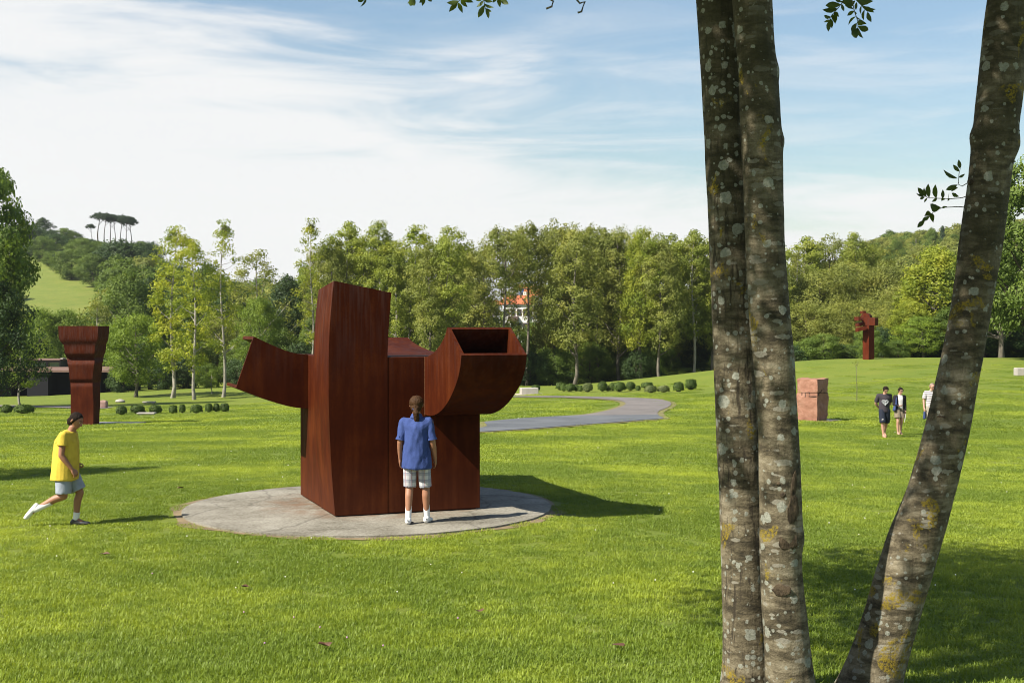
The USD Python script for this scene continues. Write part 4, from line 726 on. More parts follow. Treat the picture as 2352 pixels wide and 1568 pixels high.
for x, y, w, kd in ((730, 700, 90, 'broad_tree'), (790, 690, 100, 'dark_tree'), (860, 680, 110, 'broad_tree'), (930, 690, 110, 'dark_tree'), (1000, 700, 100, 'broad_tree'), (1080, 720, 100, 'dark_tree'), (1085, 640, 90, 'thin_tree'), (1295, 560, 90, 'thin_tree'), (1345, 580, 110, 'golden_poplar'), (1400, 570, 100, 'high_poplar'), (1450, 590, 110, 'thin_tree'), (1500, 640, 110, 'broad_tree'), (1560, 650, 110, 'broad_tree'), (1620, 660, 110, 'dark_tree'), (1680, 640, 110, 'broad_tree'), (1740, 640, 110, 'dark_tree'), (1640, 600, 90, 'thin_tree')):
    tree(kd, x, float(R_.uniform(148, 162)), y, w, 'second row of trees behind the sculpture', 'deeper behind the tall poplar row')
for i, x in enumerate(range(745, 1780, 42)):
    if not 1110 < x < 1270: tree(('leafy_poplar', 'golden_poplar', 'leafy_poplar', 'tall_poplar')[i % 4], x, float(R_.uniform(149, 160)), float((548 if x < 1100 else 528) + R_.uniform(0, 26)), 96, 'second row of trees behind the sculpture', 'deeper behind the tall poplar row')
G = 'undergrowth along the far edge of the lawn'
for x in range(1120, 1510, 36): tree('low_tree', x, float(R_.uniform(151, 158)), float(R_.uniform(732, 746)), 92, G, 'along the foot of the poplar row')
for x in range(760, 1120, 60): tree('locust_tree', x, float(R_.uniform(155, 162)), float(R_.uniform(690, 730)), 110, G, 'along the foot of the poplar row')
for x in range(1520, 1800, 55): tree('locust_tree', x, float(R_.uniform(152, 160)), float(R_.uniform(690, 740)), 110, G, 'along the foot of the poplar row')
for i, x in enumerate(np.arange(735, 1800, 27)):
    kd = ('shade_shrub', 'low_tree', 'low_tree')[i % 3]; tree(kd, float(x + R_.uniform(-10, 10)), float(R_.uniform(133, 150)), float(R_.uniform(752, 845) if kd == 'low_tree' else R_.uniform(795, 850)), float(R_.uniform(62, 100)), G, 'along the foot of the poplar row')
# right of the twin trunks
G = 'trees behind the grassy rise at right'
for x, D, y, w, kd in ((1850, 165, 540, 110, 'tall_poplar'), (1905, 168, 532, 120, 'leafy_poplar'), (1962, 165, 530, 100, 'tall_poplar'), (2010, 170, 552, 90, 'leafy_poplar'), (1835, 152, 570, 80, 'thin_tree'), (1885, 138, 612, 170, 'locust_tree'), (1960, 142, 590, 190, 'locust_tree'), (2045, 140, 596, 160, 'locust_tree'), (1850, 134, 690, 120, 'locust_tree'), (1925, 132, 690, 130, 'locust_tree'), (2005, 132, 680, 130, 'locust_tree'), (2075, 128, 650, 120, 'locust_tree'), (2150, 124, 556, 190, 'yellow_tree'), (2090, 122, 680, 110, 'yellow_tree'), (2215, 128, 600, 160, 'broad_tree'), (2120, 118, 720, 120, 'round_tree'), (2190, 118, 700, 130, 'broad_tree'), (2270, 122, 580, 150, 'dark_tree'),
                       (2372, 98, 345, 250, 'oak_tree'), (2300, 112, 470, 170, 'broad_tree'), (2350, 120, 600, 200, 'dark_tree'), (2262, 118, 690, 120, 'dark_tree')): tree(kd, x, D, y, w, G, 'behind the grassy rise')
for i, x in enumerate(np.arange(1825, 2360, 34)): tree(('shade_shrub', 'low_tree', 'low_tree')[i % 3], float(x), float(R_.uniform(117, 126)), float(R_.uniform(735, 790)), float(R_.uniform(70, 110)), 'undergrowth behind the grassy rise', 'along the wood edge behind the rise')
G = 'trees on the far right hill'
for x, D, y, w, kd in ((2055, 330, 545, 70, 'broad_tree'), (2100, 360, 530, 70, 'thin_tree'), (2140, 380, 520, 60, 'broad_tree'), (2163, 400, 517, 26, 'spruce'), (2190, 380, 535, 80, 'broad_tree'), (2230, 380, 530, 90, 'broad_tree'), (2115, 320, 560, 80, 'locust_tree'), (2170, 310, 570, 90, 'broad_tree'), (2080, 290, 590, 90, 'broad_tree'), (2140, 280, 600, 90, 'locust_tree'), (2030, 300, 570, 80, 'broad_tree'), (2300, 380, 520, 110, 'broad_tree')): tree(kd, x, D, y, w, G, 'on the distant right hill')
# outside the left edge: oak whose crown reaches in, and the tree that throws the long shadow over the lawn
tree('oak_tree', -40, 98, 374, 240, 'large trees at the left edge', 'leaning in at the left edge')
tree('dark_tree', -14, 96, 610, 165, 'large trees at the left edge', 'at the left edge')
plant_all()
sh = thing('broad_tree', 'broad tree just outside the left edge of the photo, casting the long lawn shadow', 'tree', (-16.5, 21.0, float(H(-16.5, 21.0))), 40, None, (.50, .50, .82))
sh.GetReferences().AddInternalReference(proto('broad_tree')[0]); sh.SetInstanceable(True)
sh = thing('broad_tree', 'broad tree just outside the right edge of the photo, shading the rise', 'tree', (31.5, 57.0, float(H(31.5, 57.0))), 140, None, (.7, .7, .8))
sh.GetReferences().AddInternalReference(proto('broad_tree')[0]); sh.SetInstanceable(True)
# the wood farther back, which reads as one mass
pts, sc, ix = [], [], []
for i in range(420):
    D = R_.uniform(185, 300); px = R_.uniform(-60, 2420)
    if 1090 < px < 1500 and D < 300: continue
    if px < 260 and D > 175 and not (px < 20): continue
    q = at(px, 800, D); z = float(H(q[0], q[1])); pts.append([q[0], q[1], z - .2]); s = R_.uniform(.8, 1.25); sc.append([s * 1.15, s * 1.15, s]); ix.append(R_.integers(0, 2))
for i in range(260):
    D = R_.uniform(300, 520); px = R_.uniform(1780, 2450)
    q = at(px, 800, D); z = float(H(q[0], q[1])); pts.append([q[0], q[1], z - .2]); s = R_.uniform(.7, 1.1); sc.append([s * 1.2, s * 1.2, s]); ix.append(R_.integers(0, 2))
g1 = grow(61, 10, 3.9, .4, egg, 130, 60, 1.15, .42, .2, .1, 4); g2 = grow(62, 10, 3.9, .4, ball, 130, 60, 1.15, .42, .2, .1, 4)
scatter('woodland', [g1[1], g2[1]], [Lf['green'], Lf['olive']], pts, R_.uniform(0, 6.28, len(pts)), sc, ix, 'far wood filling the gaps behind the rows of trees')
# thin wire-like sapling in front of the rise
p = on_ground(1968, 921); k = p[1] / FPX
t = thing('sapling', 'hair-thin bare sapling standing alone on the lawn below the branching sculpture', 'sapling', p)
hh = 92 * k; part(t, 'stem', tubes([([(0, 0, -.05), (.01, 0, hh * .3), (-.02, 0, hh * .7), (0.01, 0, hh)], [.018, .016, .012, .006]), ([(-.015, 0, hh * .8), (-.12, .05, hh * .95)], [.008, .004]), ([(0, 0, hh * .86), (.10, .04, hh * .98)], [.008, .004])], 5), BK_GREY)
cc = R_.normal(0, 1, (26, 3)) * [.09, .09, .10] + [0, 0, hh * .95]; part(t, 'leaves', leaf_cards(cc, cc * 0 + [0, -1, .5], .07, 5), Lf['olive'])

# ------------------------------------------------------------------ the ash trees in the foreground
def ash_bark(name, crack, green, z_green, pale, yellow, seed, lich):
    o = (seed * 3.7, seed * 1.9, seed * 0.7)
    n = {'tc': ('texture_coordinate', {}), 'm0': ('mapping', {'location': o}), 'mh': ('mapping', {'location': o, 'scale': (1.6, 1.6, 5.5)}), 'mv': ('mapping', {'location': o, 'scale': (34, 34, 5)}), 'mo': ('mapping', {'location': o, 'scale': (7, 7, 22)}),
        'nb': ('noise_texture', {'scale': 2.4, 'detail': 7, 'roughness': 0.68, 'distortion': 0.3}), 'nf': ('noise_texture', {'scale': 60, 'detail': 5, 'roughness': 0.7}), 'nw': ('noise_texture', {'scale': 26, 'detail': 4, 'roughness': 0.65}), 'nv': ('noise_texture', {'scale': 1.0, 'detail': 4, 'roughness': 0.6, 'distortion': 0.4}),
        'base': ('rgb_ramp', {'ramp': [(0.34, (0.020, 0.017, 0.010)), (0.45, (0.060, 0.049, 0.029)), (0.54, (0.116, 0.097, 0.061)), (0.66, (0.195, 0.170, 0.117))]}), 'fa': ('math', {'math_type': 'multiply_add', 'value2': 0.22}), 'fh': ('math', {'math_type': 'subtract', 'value2': 0.11}),
        # vertical cracks
        'cr': ('map_range', {'from_min': 0.36, 'from_max': 0.46, 'to_min': crack, 'to_max': 0.0, 'clamp': True}), 'mc': ('mix_color', {'b': (0.022, 0.017, 0.011)}),
        # green-black algae higher up
        'sp': ('separate_xyz', {}), 'gz': ('map_range', {'from_min': z_green, 'from_max': z_green + 1.5, 'to_min': 0.0, 'to_max': green, 'clamp': True}), 'ng': ('noise_texture', {'scale': 3.0, 'detail': 5, 'roughness': 0.6}), 'gr': ('map_range', {'from_min': 0.34, 'from_max': 0.60, 'to_min': 0.25, 'to_max': 1.0, 'clamp': True}), 'gm': ('math', {'math_type': 'multiply'}), 'mg': ('mix_color', {'b': (0.026, 0.024, 0.011)}),
        # oval pale patches
        'vo': ('voronoi_texture', {'scale': 1.0, 'use_normalize': False}), 'so': ('separate_color', {}), 'to': ('math', {'math_type': 'multiply_add', 'value2': 0.60, 'value3': pale + 0.18}), 'do': ('math', {'math_type': 'multiply_add', 'value2': 0.55}), 'lo': ('math', {'math_type': 'subtract'}), 'xo': ('map_range', {'from_min': 0.0, 'from_max': 0.04, 'to_min': 0.0, 'to_max': 0.75, 'clamp': True}), 'mo2': ('mix_color', {'b': (0.20, 0.188, 0.15)}),
        # round grey-white lichens in two sizes
        'v1': ('voronoi_texture', {'scale': 11.5, 'use_normalize': False}), 's1': ('separate_color', {}), 't1': ('math', {'math_type': 'multiply_add', 'value2': 0.85, 'value3': lich}), 'd1': ('math', {'math_type': 'multiply_add', 'value2': 0.55}), 'l1': ('math', {'math_type': 'subtract'}), 'x1': ('map_range', {'from_min': 0.0, 'from_max': 0.03, 'to_min': 0.0, 'to_max': 0.92, 'clamp': True}),
        'v2': ('voronoi_texture', {'scale': 25, 'use_normalize': False}), 's2': ('separate_color', {}), 't2': ('math', {'math_type': 'multiply_add', 'value2': 0.85, 'value3': lich - 0.02}), 'd2': ('math', {'math_type': 'multiply_add', 'value2': 0.5}), 'l2': ('math', {'math_type': 'subtract'}), 'x2': ('map_range', {'from_min': 0.0, 'from_max': 0.05, 'to_min': 0.0, 'to_max': 0.85, 'clamp': True}),
        'lc': ('rgb_ramp', {'ramp': [(0.35, (0.145, 0.152, 0.12)), (0.65, (0.25, 0.255, 0.215))]}), 'mx1': ('mix_color', {}), 'mx2': ('mix_color', {}),
        # mustard lichen
        'ny': ('noise_texture', {'scale': 3.6, 'detail': 4, 'roughness': 0.55, 'distortion': 0.8}), 'ya': ('map_range', {'from_min': yellow, 'from_max': yellow + 0.03, 'to_min': 0.0, 'to_max': 1.0, 'clamp': True}), 'nyf': ('map_range', {'from_min': 0.42, 'from_max': 0.56, 'to_min': 0.0, 'to_max': 0.95, 'clamp': True}), 'ym': ('math', {'math_type': 'multiply'}), 'my': ('mix_color', {'b': (0.17, 0.125, 0.010)}),
        'p': ('principled_bsdf', {'roughness': 0.85, 'specular_ior_level': 0.25}), 'hh': ('math', {'math_type': 'multiply_add', 'value2': 0.6}), 'b': ('bump', {'strength': 0.75, 'distance': 0.012})}
    l = [('tc.object', x + '.vector') for x in ('m0', 'mh', 'mv', 'mo')] + [('mh.vector', 'nb.vector'), ('m0.vector', 'nf.vector'), ('m0.vector', 'nw.vector'), ('mv.vector', 'nv.vector'), ('m0.vector', 'ng.vector'), ('mo.vector', 'vo.vector'), ('m0.vector', 'v1.vector'), ('m0.vector', 'v2.vector'), ('m0.vector', 'ny.vector'), ('tc.object', 'sp.vector'),
        ('nf.fac', 'fa.value1'), ('nb.fac', 'fh.value1'), ('fh.value', 'fa.value3'), ('fa.value', 'base.fac'), ('nv.fac', 'cr.value'), ('cr.result', 'mc.fac'), ('base.color', 'mc.a'),
        ('sp.z', 'gz.value'), ('ng.fac', 'gr.value'), ('gz.result', 'gm.value1'), ('gr.result', 'gm.value2'),
        ('vo.color', 'so.color'), ('so.r', 'to.value1'), ('nw.fac', 'do.value1'), ('vo.distance', 'do.value3'), ('to.value', 'lo.value1'), ('do.value', 'lo.value2'), ('lo.value', 'xo.value'), ('xo.result', 'mo2.fac'), ('mc.result', 'mo2.a'),
        ('gm.value', 'mg.fac'), ('mo2.result', 'mg.a'),
        ('v1.color', 's1.color'), ('s1.r', 't1.value1'), ('nw.fac', 'd1.value1'), ('v1.distance', 'd1.value3'), ('t1.value', 'l1.value1'), ('d1.value', 'l1.value2'), ('l1.value', 'x1.value'), ('x1.result', 'mx1.fac'), ('mg.result', 'mx1.a'), ('nf.fac', 'lc.fac'), ('lc.color', 'mx1.b'),
        ('v2.color', 's2.color'), ('s2.r', 't2.value1'), ('nw.fac', 'd2.value1'), ('v2.distance', 'd2.value3'), ('t2.value', 'l2.value1'), ('d2.value', 'l2.value2'), ('l2.value', 'x2.value'), ('x2.result', 'mx2.fac'), ('mx1.result', 'mx2.a'), ('lc.color', 'mx2.b'),
        ('ny.fac', 'ya.value'), ('nf.fac', 'nyf.value'), ('ya.result', 'ym.value1'), ('nyf.result', 'ym.value2'), ('ym.value', 'my.fac'), ('mx2.result', 'my.a'), ('my.result', 'p.base_color'),
        ('nv.fac', 'hh.value1'), ('nf.fac', 'hh.value3'), ('hh.value', 'b.height'), ('b.normal', 'p.normal')]
    return mat(name, n, l)
ASH_L = leaf('ash_leaf', [(0.038, 0.060, 0.012), (0.058, 0.085, 0.015), (0.085, 0.11, 0.02), (0.12, 0.14, 0.025)], 0.38, clump=1.5)
ASH_T = bark('ash_twig', (0.05, 0.045, 0.03), (0.11, 0.10, 0.07), 20)
def trunk_mesh(prof, D, z_top, seed, base, bumps=()):
    """prof: (y, left, right) rows of the photograph, read from top to bottom."""
    prof = sorted(prof, key=lambda q: -q[0]); ys = np.array([q[0] for q in prof], float); k = D / FPX
    zz = np.array([at(CX, y, D)[2] for y in ys]); cx = np.array([at((q[1] + q[2]) / 2, q[0], D)[0] for q in prof]); w = np.array([(q[2] - q[1]) * k for q in prof])
    z0 = float(H(cx[0], D)) - 0.12; zs = np.linspace(z0, z_top, 300)
    sl0 = (cx[2] - cx[0]) / (zz[2] - zz[0]); sl1 = (cx[-1] - cx[-3]) / (zz[-1] - zz[-3])
    c = np.interp(zs, zz, cx); c = np.where(zs < zz[0], cx[0] + sl0 * (zs - zz[0]), np.where(zs > zz[-1], cx[-1] + sl1 * (zs - zz[-1]) * .8, c))
    r = np.interp(zs, zz, w) / 2 * np.cos(np.arctan(np.gradient(c, zs))); over = np.clip((zs - zz[-1]) / (z_top - zz[-1]), 0, 1); r = r * (1 - .62 * over)
    from scipy.ndimage import gaussian_filter1d
    c, r = gaussian_filter1d(c, 5), gaussian_filter1d(r, 4); r = r * (1 + .75 * np.exp(-(zs - z0) / .13))
    na = 72; a = np.linspace(0, 2 * np.pi, na, endpoint=False); A, Z = np.meshgrid(a, zs); R = np.repeat(r[:, None], na, 1)
    pts = np.stack([np.cos(A) * 1.3, np.sin(A) * 1.3, Z * 1.1 + seed * 9], -1)
    R = R * (1 + .075 * (meshkit.fbm(pts * 1.4, 3, seed) - .5) + .035 * (meshkit.fbm(pts * [3, 3, 5], 4, seed + 3) - .5) + .03 * (meshkit.noise(np.stack([np.cos(A) * 5, np.sin(A) * 5, Z * 4], -1), seed + 8) - .5))
    for bz, ba, bs, bh in bumps:
        dA = np.angle(np.exp(1j * (A - ba))); R = R + bh * np.exp(-((Z - bz) / bs) ** 2 - (dA * r.mean() / bs) ** 2)
    tilt = np.gradient(c, zs)
    V = np.stack([c[:, None] + R * np.cos(A) - base[0], D + R * np.sin(A) - base[1], Z - tilt[:, None] * R * np.cos(A) * .8 - base[2]], -1)
    m = trimesh.Trimesh(np.vstack([V.reshape(-1, 3), [[c[-1] - base[0], D - base[1], z_top - base[2]]]]), np.vstack([grid_faces(300, na, True), [[299 * na + j, 299 * na + (j + 1) % na, 300 * na] for j in range(na)]]), process=False)
    return m, lambda z: np.array([np.interp(z, zs, c), D, z]), lambda z: float(np.interp(z, zs, r))
pA = [(0, 1598, 1702), (100, 1606, 1708), (300, 1617, 1716), (600, 1632, 1733), (800, 1638, 1742), (1000, 1645, 1752), (1200, 1655, 1760), (1400, 1660, 1766), (1568, 1662, 1770)]
pB = [(0, 1682, 1773), (90, 1690, 1776), (160, 1697, 1785), (300, 1702, 1794), (330, 1704, 1799), (400, 1707, 1797), (600, 1714, 1803), (700, 1720, 1812), (800, 1728, 1822), (900, 1738, 1829), (1000, 1743, 1834), (1150, 1745, 1842), (1230, 1745, 1843), (1310, 1745, 1838), (1400, 1750, 1852), (1568, 1762, 1868)]
pC = [(0, 2270, 2368), (100, 2258, 2356), (250, 2243, 2345), (320, 2235, 2330), (420, 2225, 2318), (550, 2206, 2303), (700, 2188, 2276), (850, 2158, 2250), (1000, 2122, 2224), (1130, 2086, 2192), (1210, 2055, 2170), (1300, 2018, 2142), (1400, 1990, 2115), (1490, 1962, 2088), (1568, 1936, 2062)]
pb = at(1765, 1740, 8.1); pb[2] = float(H(pb[0], 8.1))
T1 = thing('ash_tree', 'twin-stemmed ash tree with lichen-spotted bark standing nearest the viewer', 'tree', pb)
mB, cB, rB = trunk_mesh(pB, 8.0, 8.8, 1, pb, [(at(0, 1235, 8)[2], -.6, .07, .018), (at(0, 1215, 8)[2], -1.5, .05, .014), (at(0, 325, 8)[2], 0, .05, .016), (at(0, 165, 8)[2], 0, .06, .014), (at(0, 1330, 8)[2], -1.9, .10, -.008)])
mA, cA, rA = trunk_mesh(pA, 8.33, 9.2, 2, pb, [(at(0, 250, 8.3)[2], -2.2, .05, .01)])
part(T1, 'trunk', mB, ash_bark('ash_bark_smooth', 0.25, 0.85, 2.3, -0.02, 0.625, 1, -0.16), smooth=True, label='right stem, smoother and paler')
part(T1, 'trunk', mA, ash_bark('ash_bark_cracked', 0.85, 0.80, 2.0, -0.26, 0.625, 2, -0.06), smooth=True, label='left stem, darker with cracked bark')
pc = at(1945, 1740, 8.4); pc[2] = float(H(pc[0], 8.4))
T2 = thing('ash_tree', 'leaning ash tree with yellow lichen patches at the right of the photo', 'tree', pc)
mC, cC, rC = trunk_mesh(pC, 8.4, 7.6, 3, pc, [(at(0, 318, 8.4)[2], 3.1, .06, .022), (at(0, 330, 8.4)[2], 0.0, .09, .03), (at(0, 1215, 8.4)[2], 3.1, .15, .012), (at(0, 960, 8.4)[2], -1.2, .03, -.012)])
part(T2, 'trunk', mC, ash_bark('ash_bark_lichen', 0.30, 0.72, 1.5, -0.05, 0.585, 5, -0.15), smooth=True)
SCAR = bark('bark_scar_look', (0.016, 0.012, 0.008), (0.085, 0.062, 0.038), 30)
def scar(T, base, cf, rf, D, px, py, w, h, seed, tilt=0.0):
    q = at(px, py, D); c = cf(q[2]); r = rf(q[2]); a = math.asin(np.clip((q[0] - c[0]) / r, -.98, .98)); m = trimesh.creation.icosphere(3, 1.0); v = m.vertices.copy()
    v *= (1 + .55 * (meshkit.fbm(v * 2.2 + seed, 4, seed)[:, None] - .5)); k = D / FPX; v *= [w * k / 2, .007, h * k / 2]; m.vertices = v
    m.apply_transform(trimesh.transformations.rotation_matrix(tilt, [0, 1, 0])); m.apply_transform(trimesh.transformations.rotation_matrix(a, [0, 0, 1])); m.apply_translation(c + [r * math.sin(a) * 1.0, -r * math.cos(a) * 1.0, 0] - base); part(T, 'bark_scar', m, SCAR, smooth=True)
for q in ((1814, 1112, 16, 66, 1, .12), (1812, 1165, 30, 66, 2, .1), (1800, 1235, 44, 40, 3, 0), (1792, 1218, 24, 20, 4, .3), (1788, 1130, 12, 12, 5, 0), (1778, 1105, 9, 7, 6, 0), (1785, 1345, 40, 26, 7, 0), (1790, 330, 16, 30, 9, 0)): scar(T1, pb, cB, rB, 8.0, *q)
for q in ((2150, 955, 22, 10, 11, 0), (2205, 420, 26, 14, 12, .2), (2120, 1390, 14, 12, 13, .3)): scar(T2, pc, cC, rC, 8.4, *q)
# limbs and crowns, above the picture; their shade dapples the stems and the lawn
def crown(T, base, limbs, seed, n_cl, ctr, rad):
    rr = np.random.default_rng(seed); paths = []
    for a, b, c, r0 in limbs: paths.append((np.array([a, b, c]) - base, np.array([r0, r0 * .6, .012])))
    C = []
    while len(C) < n_cl:
        q = rr.normal(0, 1, 3); q /= np.linalg.norm(q); c = ctr + q * rad * rr.random() ** .4
        if c[2] < 2.74 + .275 * c[1] + .40: continue
        C.append(c)
    C = np.array(C); 
    for c in C[::5]:
        j = min(limbs, key=lambda L: np.linalg.norm(L[2] - c)); a = j[1] * .5 + j[2] * .5; paths.append((np.array([a, (a + c) / 2 + [0, 0, .1], c]) - base, np.array([.022, .014, .006])))
    part(T, 'limbs', tubes(paths, 7), ASH_T, smooth=True)
    P, N_ = [], []
    for c in C:
        n = 46; g = rr.normal(0, 1, (n, 3)) * [.34, .34, .16]; P.append(c + g); N_.append(g * .2 + [0, 0, 1.0])
    P = np.vstack(P); N_ = np.vstack(N_); ok = P[:, 2] > 2.74 + .275 * P[:, 1] + .12
    part(T, 'crown', leaf_cards(P[ok] - base, N_[ok], .15, seed, .55, .45), ASH_L)
A_ = np.array
l1 = [(cB(6.6), A_([.3, 7.4, 7.3]), A_([-1.6, 7.0, 7.6]), .06), (cB(7.6), A_([2.6, 7.2, 8.6]), A_([3.4, 6.6, 9.2]), .05), (cA(7.0), A_([0.9, 8.2, 8.3]), A_([-.4, 8.0, 9.4]), .06), (cA(8.0), A_([1.6, 7.4, 9.4]), A_([1.5, 6.6, 10.2]), .05), (cB(6.0), A_([1.0, 6.6, 7.0]), A_([0.4, 5.8, 7.2]), .05)]
crown(T1, pb, l1, 5, 560, A_([-1.3, 8.2, 8.1]), A_([3.5, 3.6, 2.2]))
l2 = [(cC(5.6), A_([2.2, 7.8, 6.6]), A_([1.4, 7.4, 7.2]), .05), (cC(6.6), A_([4.2, 8.2, 7.8]), A_([5.0, 7.8, 8.4]), .05), (cC(7.0), A_([3.0, 7.4, 8.0]), A_([2.6, 6.6, 8.4]), .05)]
crown(T2, pc, l2, 6, 260, A_([1.4, 8.4, 8.0]), A_([2.8, 3.2, 1.9]))
# leaflets that hang into the picture, each one its own leaf
def leaflet(b, t, wid, roll=0.0):
    d = t - b; L = np.linalg.norm(d); d /= L; s = np.cross(d, [0.0, 1.0, 0.0]); s /= np.linalg.norm(s) + 1e-9; n = np.cross(s, d); s = s * math.cos(roll) + n * math.sin(roll); n = np.cross(s, d)
    rows = []; 
    for u, w in ((0, .06), (.18, .62), (.42, 1.0), (.68, .80), (.87, .36), (1.0, .02)):
        c = b + d * L * u + n * L * .10 * math.sin(u * 3.0); rows += [c - s * wid * w / 2 + n * wid * .14 * w, c, c + s * wid * w / 2 + n * wid * .14 * w]
    return trimesh.Trimesh(np.array(rows), grid_faces(6, 3), process=False)
def sprig(T, base, D, line, leaves, seed, wid=.030):
    """line and leaves are (x, y) pixels: a stalk, and (base, tip) pairs of leaflets."""
    rr = np.random.default_rng(seed); L = np.array([at(x, y, D + .02 * i) for i, (x, y) in enumerate(line)]) - base
    tw = part(T, 'twig', tubes([(L, np.linspace(.0035, .0018, len(L)))], 5), ASH_T)
    for b, t in leaves:
        P, Q = at(*b, D + rr.normal(0, .01)) - base, at(*t, D + rr.normal(0, .03)) - base; part(tw, 'leaflet', leaflet(P, Q, np.linalg.norm(Q - P) * rr.uniform(.36, .46), rr.normal(0, .45)), ASH_L, smooth=True)
z1 = lambda x, y: ((3100 + x / 1.6506) * .57422, (550 + y / 1.6506) * .57422)
def zl(f, L): return [(f(*b), f(*t)) for b, t in L]
sprig(T2, pc, 8.3, [z1(*q) for q in ((1285, 292), (1235, 322), (1210, 310), (1215, 240), (1224, 200))], zl(z1, [((1205, 270), (1113, 212)), ((1216, 225), (1175, 180)), ((1222, 205), (1213, 145)), ((1214, 265), (1255, 240)), ((1205, 312), (1128, 346)), ((1208, 330), (1162, 355)), ((1215, 390), (1168, 366))]), 1)
sprig(T2, pc, 8.3, [z1(*q) for q in ((1290, 380), (1235, 398), (1165, 405), (1080, 402), (1010, 398), (985, 385))], zl(z1, [((1150, 405), (1152, 366)), ((1108, 402), (1108, 342)), ((1065, 402), (1060, 310)), ((1018, 398), (1012, 305)), ((1000, 395), (985, 330)), ((990, 388), (943, 330)), ((988, 385), (932, 366)), ((990, 392), (958, 405)), ((1005, 400), (985, 430)), ((1070, 403), (1034, 426)), ((1115, 404), (1096, 420)), ((1160, 405), (1140, 422))]), 2)
sprig(T2, pc, 8.32, [z1(*q) for q in ((1290, 462), (1225, 458), (1185, 458), (1110, 462), (1060, 480), (1025, 512), (985, 545))], zl(z1, [((1095, 462), (1028, 452)), ((1100, 464), (1136, 456)), ((1030, 500), (985, 520)), ((1022, 520), (972, 548)), ((990, 545), (940, 594)), ((1035, 500), (1046, 563))]), 3)
z6 = lambda x, y: ((2700 + x / 1.568) * .57422, (y / 1.568) * .57422)
sprig(T1, pb, 7.0, [z6(*q) for q in ((1090, -120), (1110, 0), (1125, 70), (1145, 130), (1148, 175))], zl(z6, [((1125, 70), (1080, 100)), ((1128, 75), (1142, 90)), ((1135, 100), (1165, 122)), ((1135, 105), (1088, 160)), ((1142, 140), (1202, 150)), ((1140, 145), (1106, 198)), ((1147, 165), (1212, 190)), ((1147, 175), (1125, 236)), ((1150, 178), (1182, 240))]), 4)
sprig(T1, pb, 7.0, [z6(*q) for q in ((1080, -120), (1065, 0), (1020, 55), (985, 95), (970, 120))], zl(z6, [((1040, 30), (945, 35)), ((1020, 55), (925, 62)), ((1000, 80), (1030, 108)), ((990, 92), (1005, 152)), ((978, 108), (935, 100)), ((975, 118), (985, 180)), ((970, 125), (932, 140)), ((970, 128), (962, 200)), ((1045, 25), (1060, 72)), ((1050, 10), (1000, -10)), ((1060, 0), (1120, 60))]), 5)
sprig(T1, pb, 7.05, [z6(*q) for q in ((1120, -120), (1135, 0), (1165, 30), (1195, 55), (1210, 75))], zl(z6, [((1140, 5), (1245, 8)), ((1165, 30), (1260, 58)), ((1180, 45), (1250, 80)), ((1170, 35), (1168, 92)), ((1190, 60), (1186, 130)), ((1208, 75), (1232, 140)), ((1130, 5), (1075, 40)), ((1140, 15), (1135, 65)), ((1120, -5), (1040, 15))]), 6)
z5 = lambda x, y: ((1400 + x / 1.68) * .57422, (y / 1.68) * .57422)
sprig(T1, pb, 6.8, [z5(*q) for q in ((880, -150), (895, -20), (903, 30), (910, 60))], zl(z5, [((895, 5), (850, 48)), ((900, 25), (968, 50)), ((903, 35), (862, 120)), ((908, 55), (950, 80)), ((910, 62), (932, 126)), ((895, -5), (960, 12)), ((893, -10), (845, 5))]), 7)
sprig(T1, pb, 6.8, [z5(*q) for q in ((760, -150), (755, -30), (735, 5), (722, 20))], zl(z5, [((735, 8), (650, 20)), ((725, 20), (665, 82)), ((728, 20), (758, 90)), ((745, -10), (790, 50)), ((750, -20), (830, 18))]), 8)
sprig(T1, pb, 6.8, [z5(*q) for q in ((1000, -150), (1000, -30), (1010, 0))], zl(z5, [((1000, -20), (1010, 52)), ((1005, -15), (1065, 30)), ((1000, -25), (960, 20))]), 9)
sprig(T1, pb, 6.8, [z5(*q) for q in ((520, -150), (510, -30), (500, 0))], zl(z5, [((510, -15), (465, 20)), ((505, -10), (485, 42)), ((510, -20), (550, 12)), ((430, -30), (385, 25)), ((430, -25), (405, 40)), ((430, -20), (430, 42)), ((110, -30), (55, 12)), ((110, -25), (68, 48))]), 10)
for ln in (((1335, -60), (1345, 0), (1366, 10), (1356, 45), (1318, 60)), ((1520, -60), (1523, 0), (1545, 25), (1578, 12), (1555, 80), (1530, 86))):
    part(T1, 'bare_twig', tubes([(np.array([at(*z5(*q), 6.8) for q in ln]) - pb, .006)], 5), ASH_T, smooth=True)

# ------------------------------------------------------------------ people. local frame: x to the figure's right hand side when seen from behind, y forward, z up
SKIN = plain('skin_tan', (0.25, 0.115, 0.062), 0.55, 0.12, 9); SKIN2 = plain('skin_fair', (0.36, 0.20, 0.14), 0.55, 0.08, 9)
HAIRD = plain('dark_hair', (0.013, 0.008, 0.005), 0.7, 0.5, 70, .9, 110, .12, stretch=(1, 1, .15)); HAIRB = plain('brown_hair', (0.042, 0.020, 0.008), 0.55, 0.6, 70, .8, 90, .12, stretch=(1, 1, .12)); HAIRG = plain('greying_hair', (0.20, 0.14, 0.11), 0.6, 0.2, 30)
WHITE_S = plain('white_shoe', (0.58, 0.58, 0.57), 0.6, 0.06, 20); SOCK = plain('white_sock', (0.6, 0.6, 0.6), 0.9, 0.05, 40); BLACK_S = plain('black_shoe', (0.02, 0.02, 0.023), 0.5, 0.2, 20)
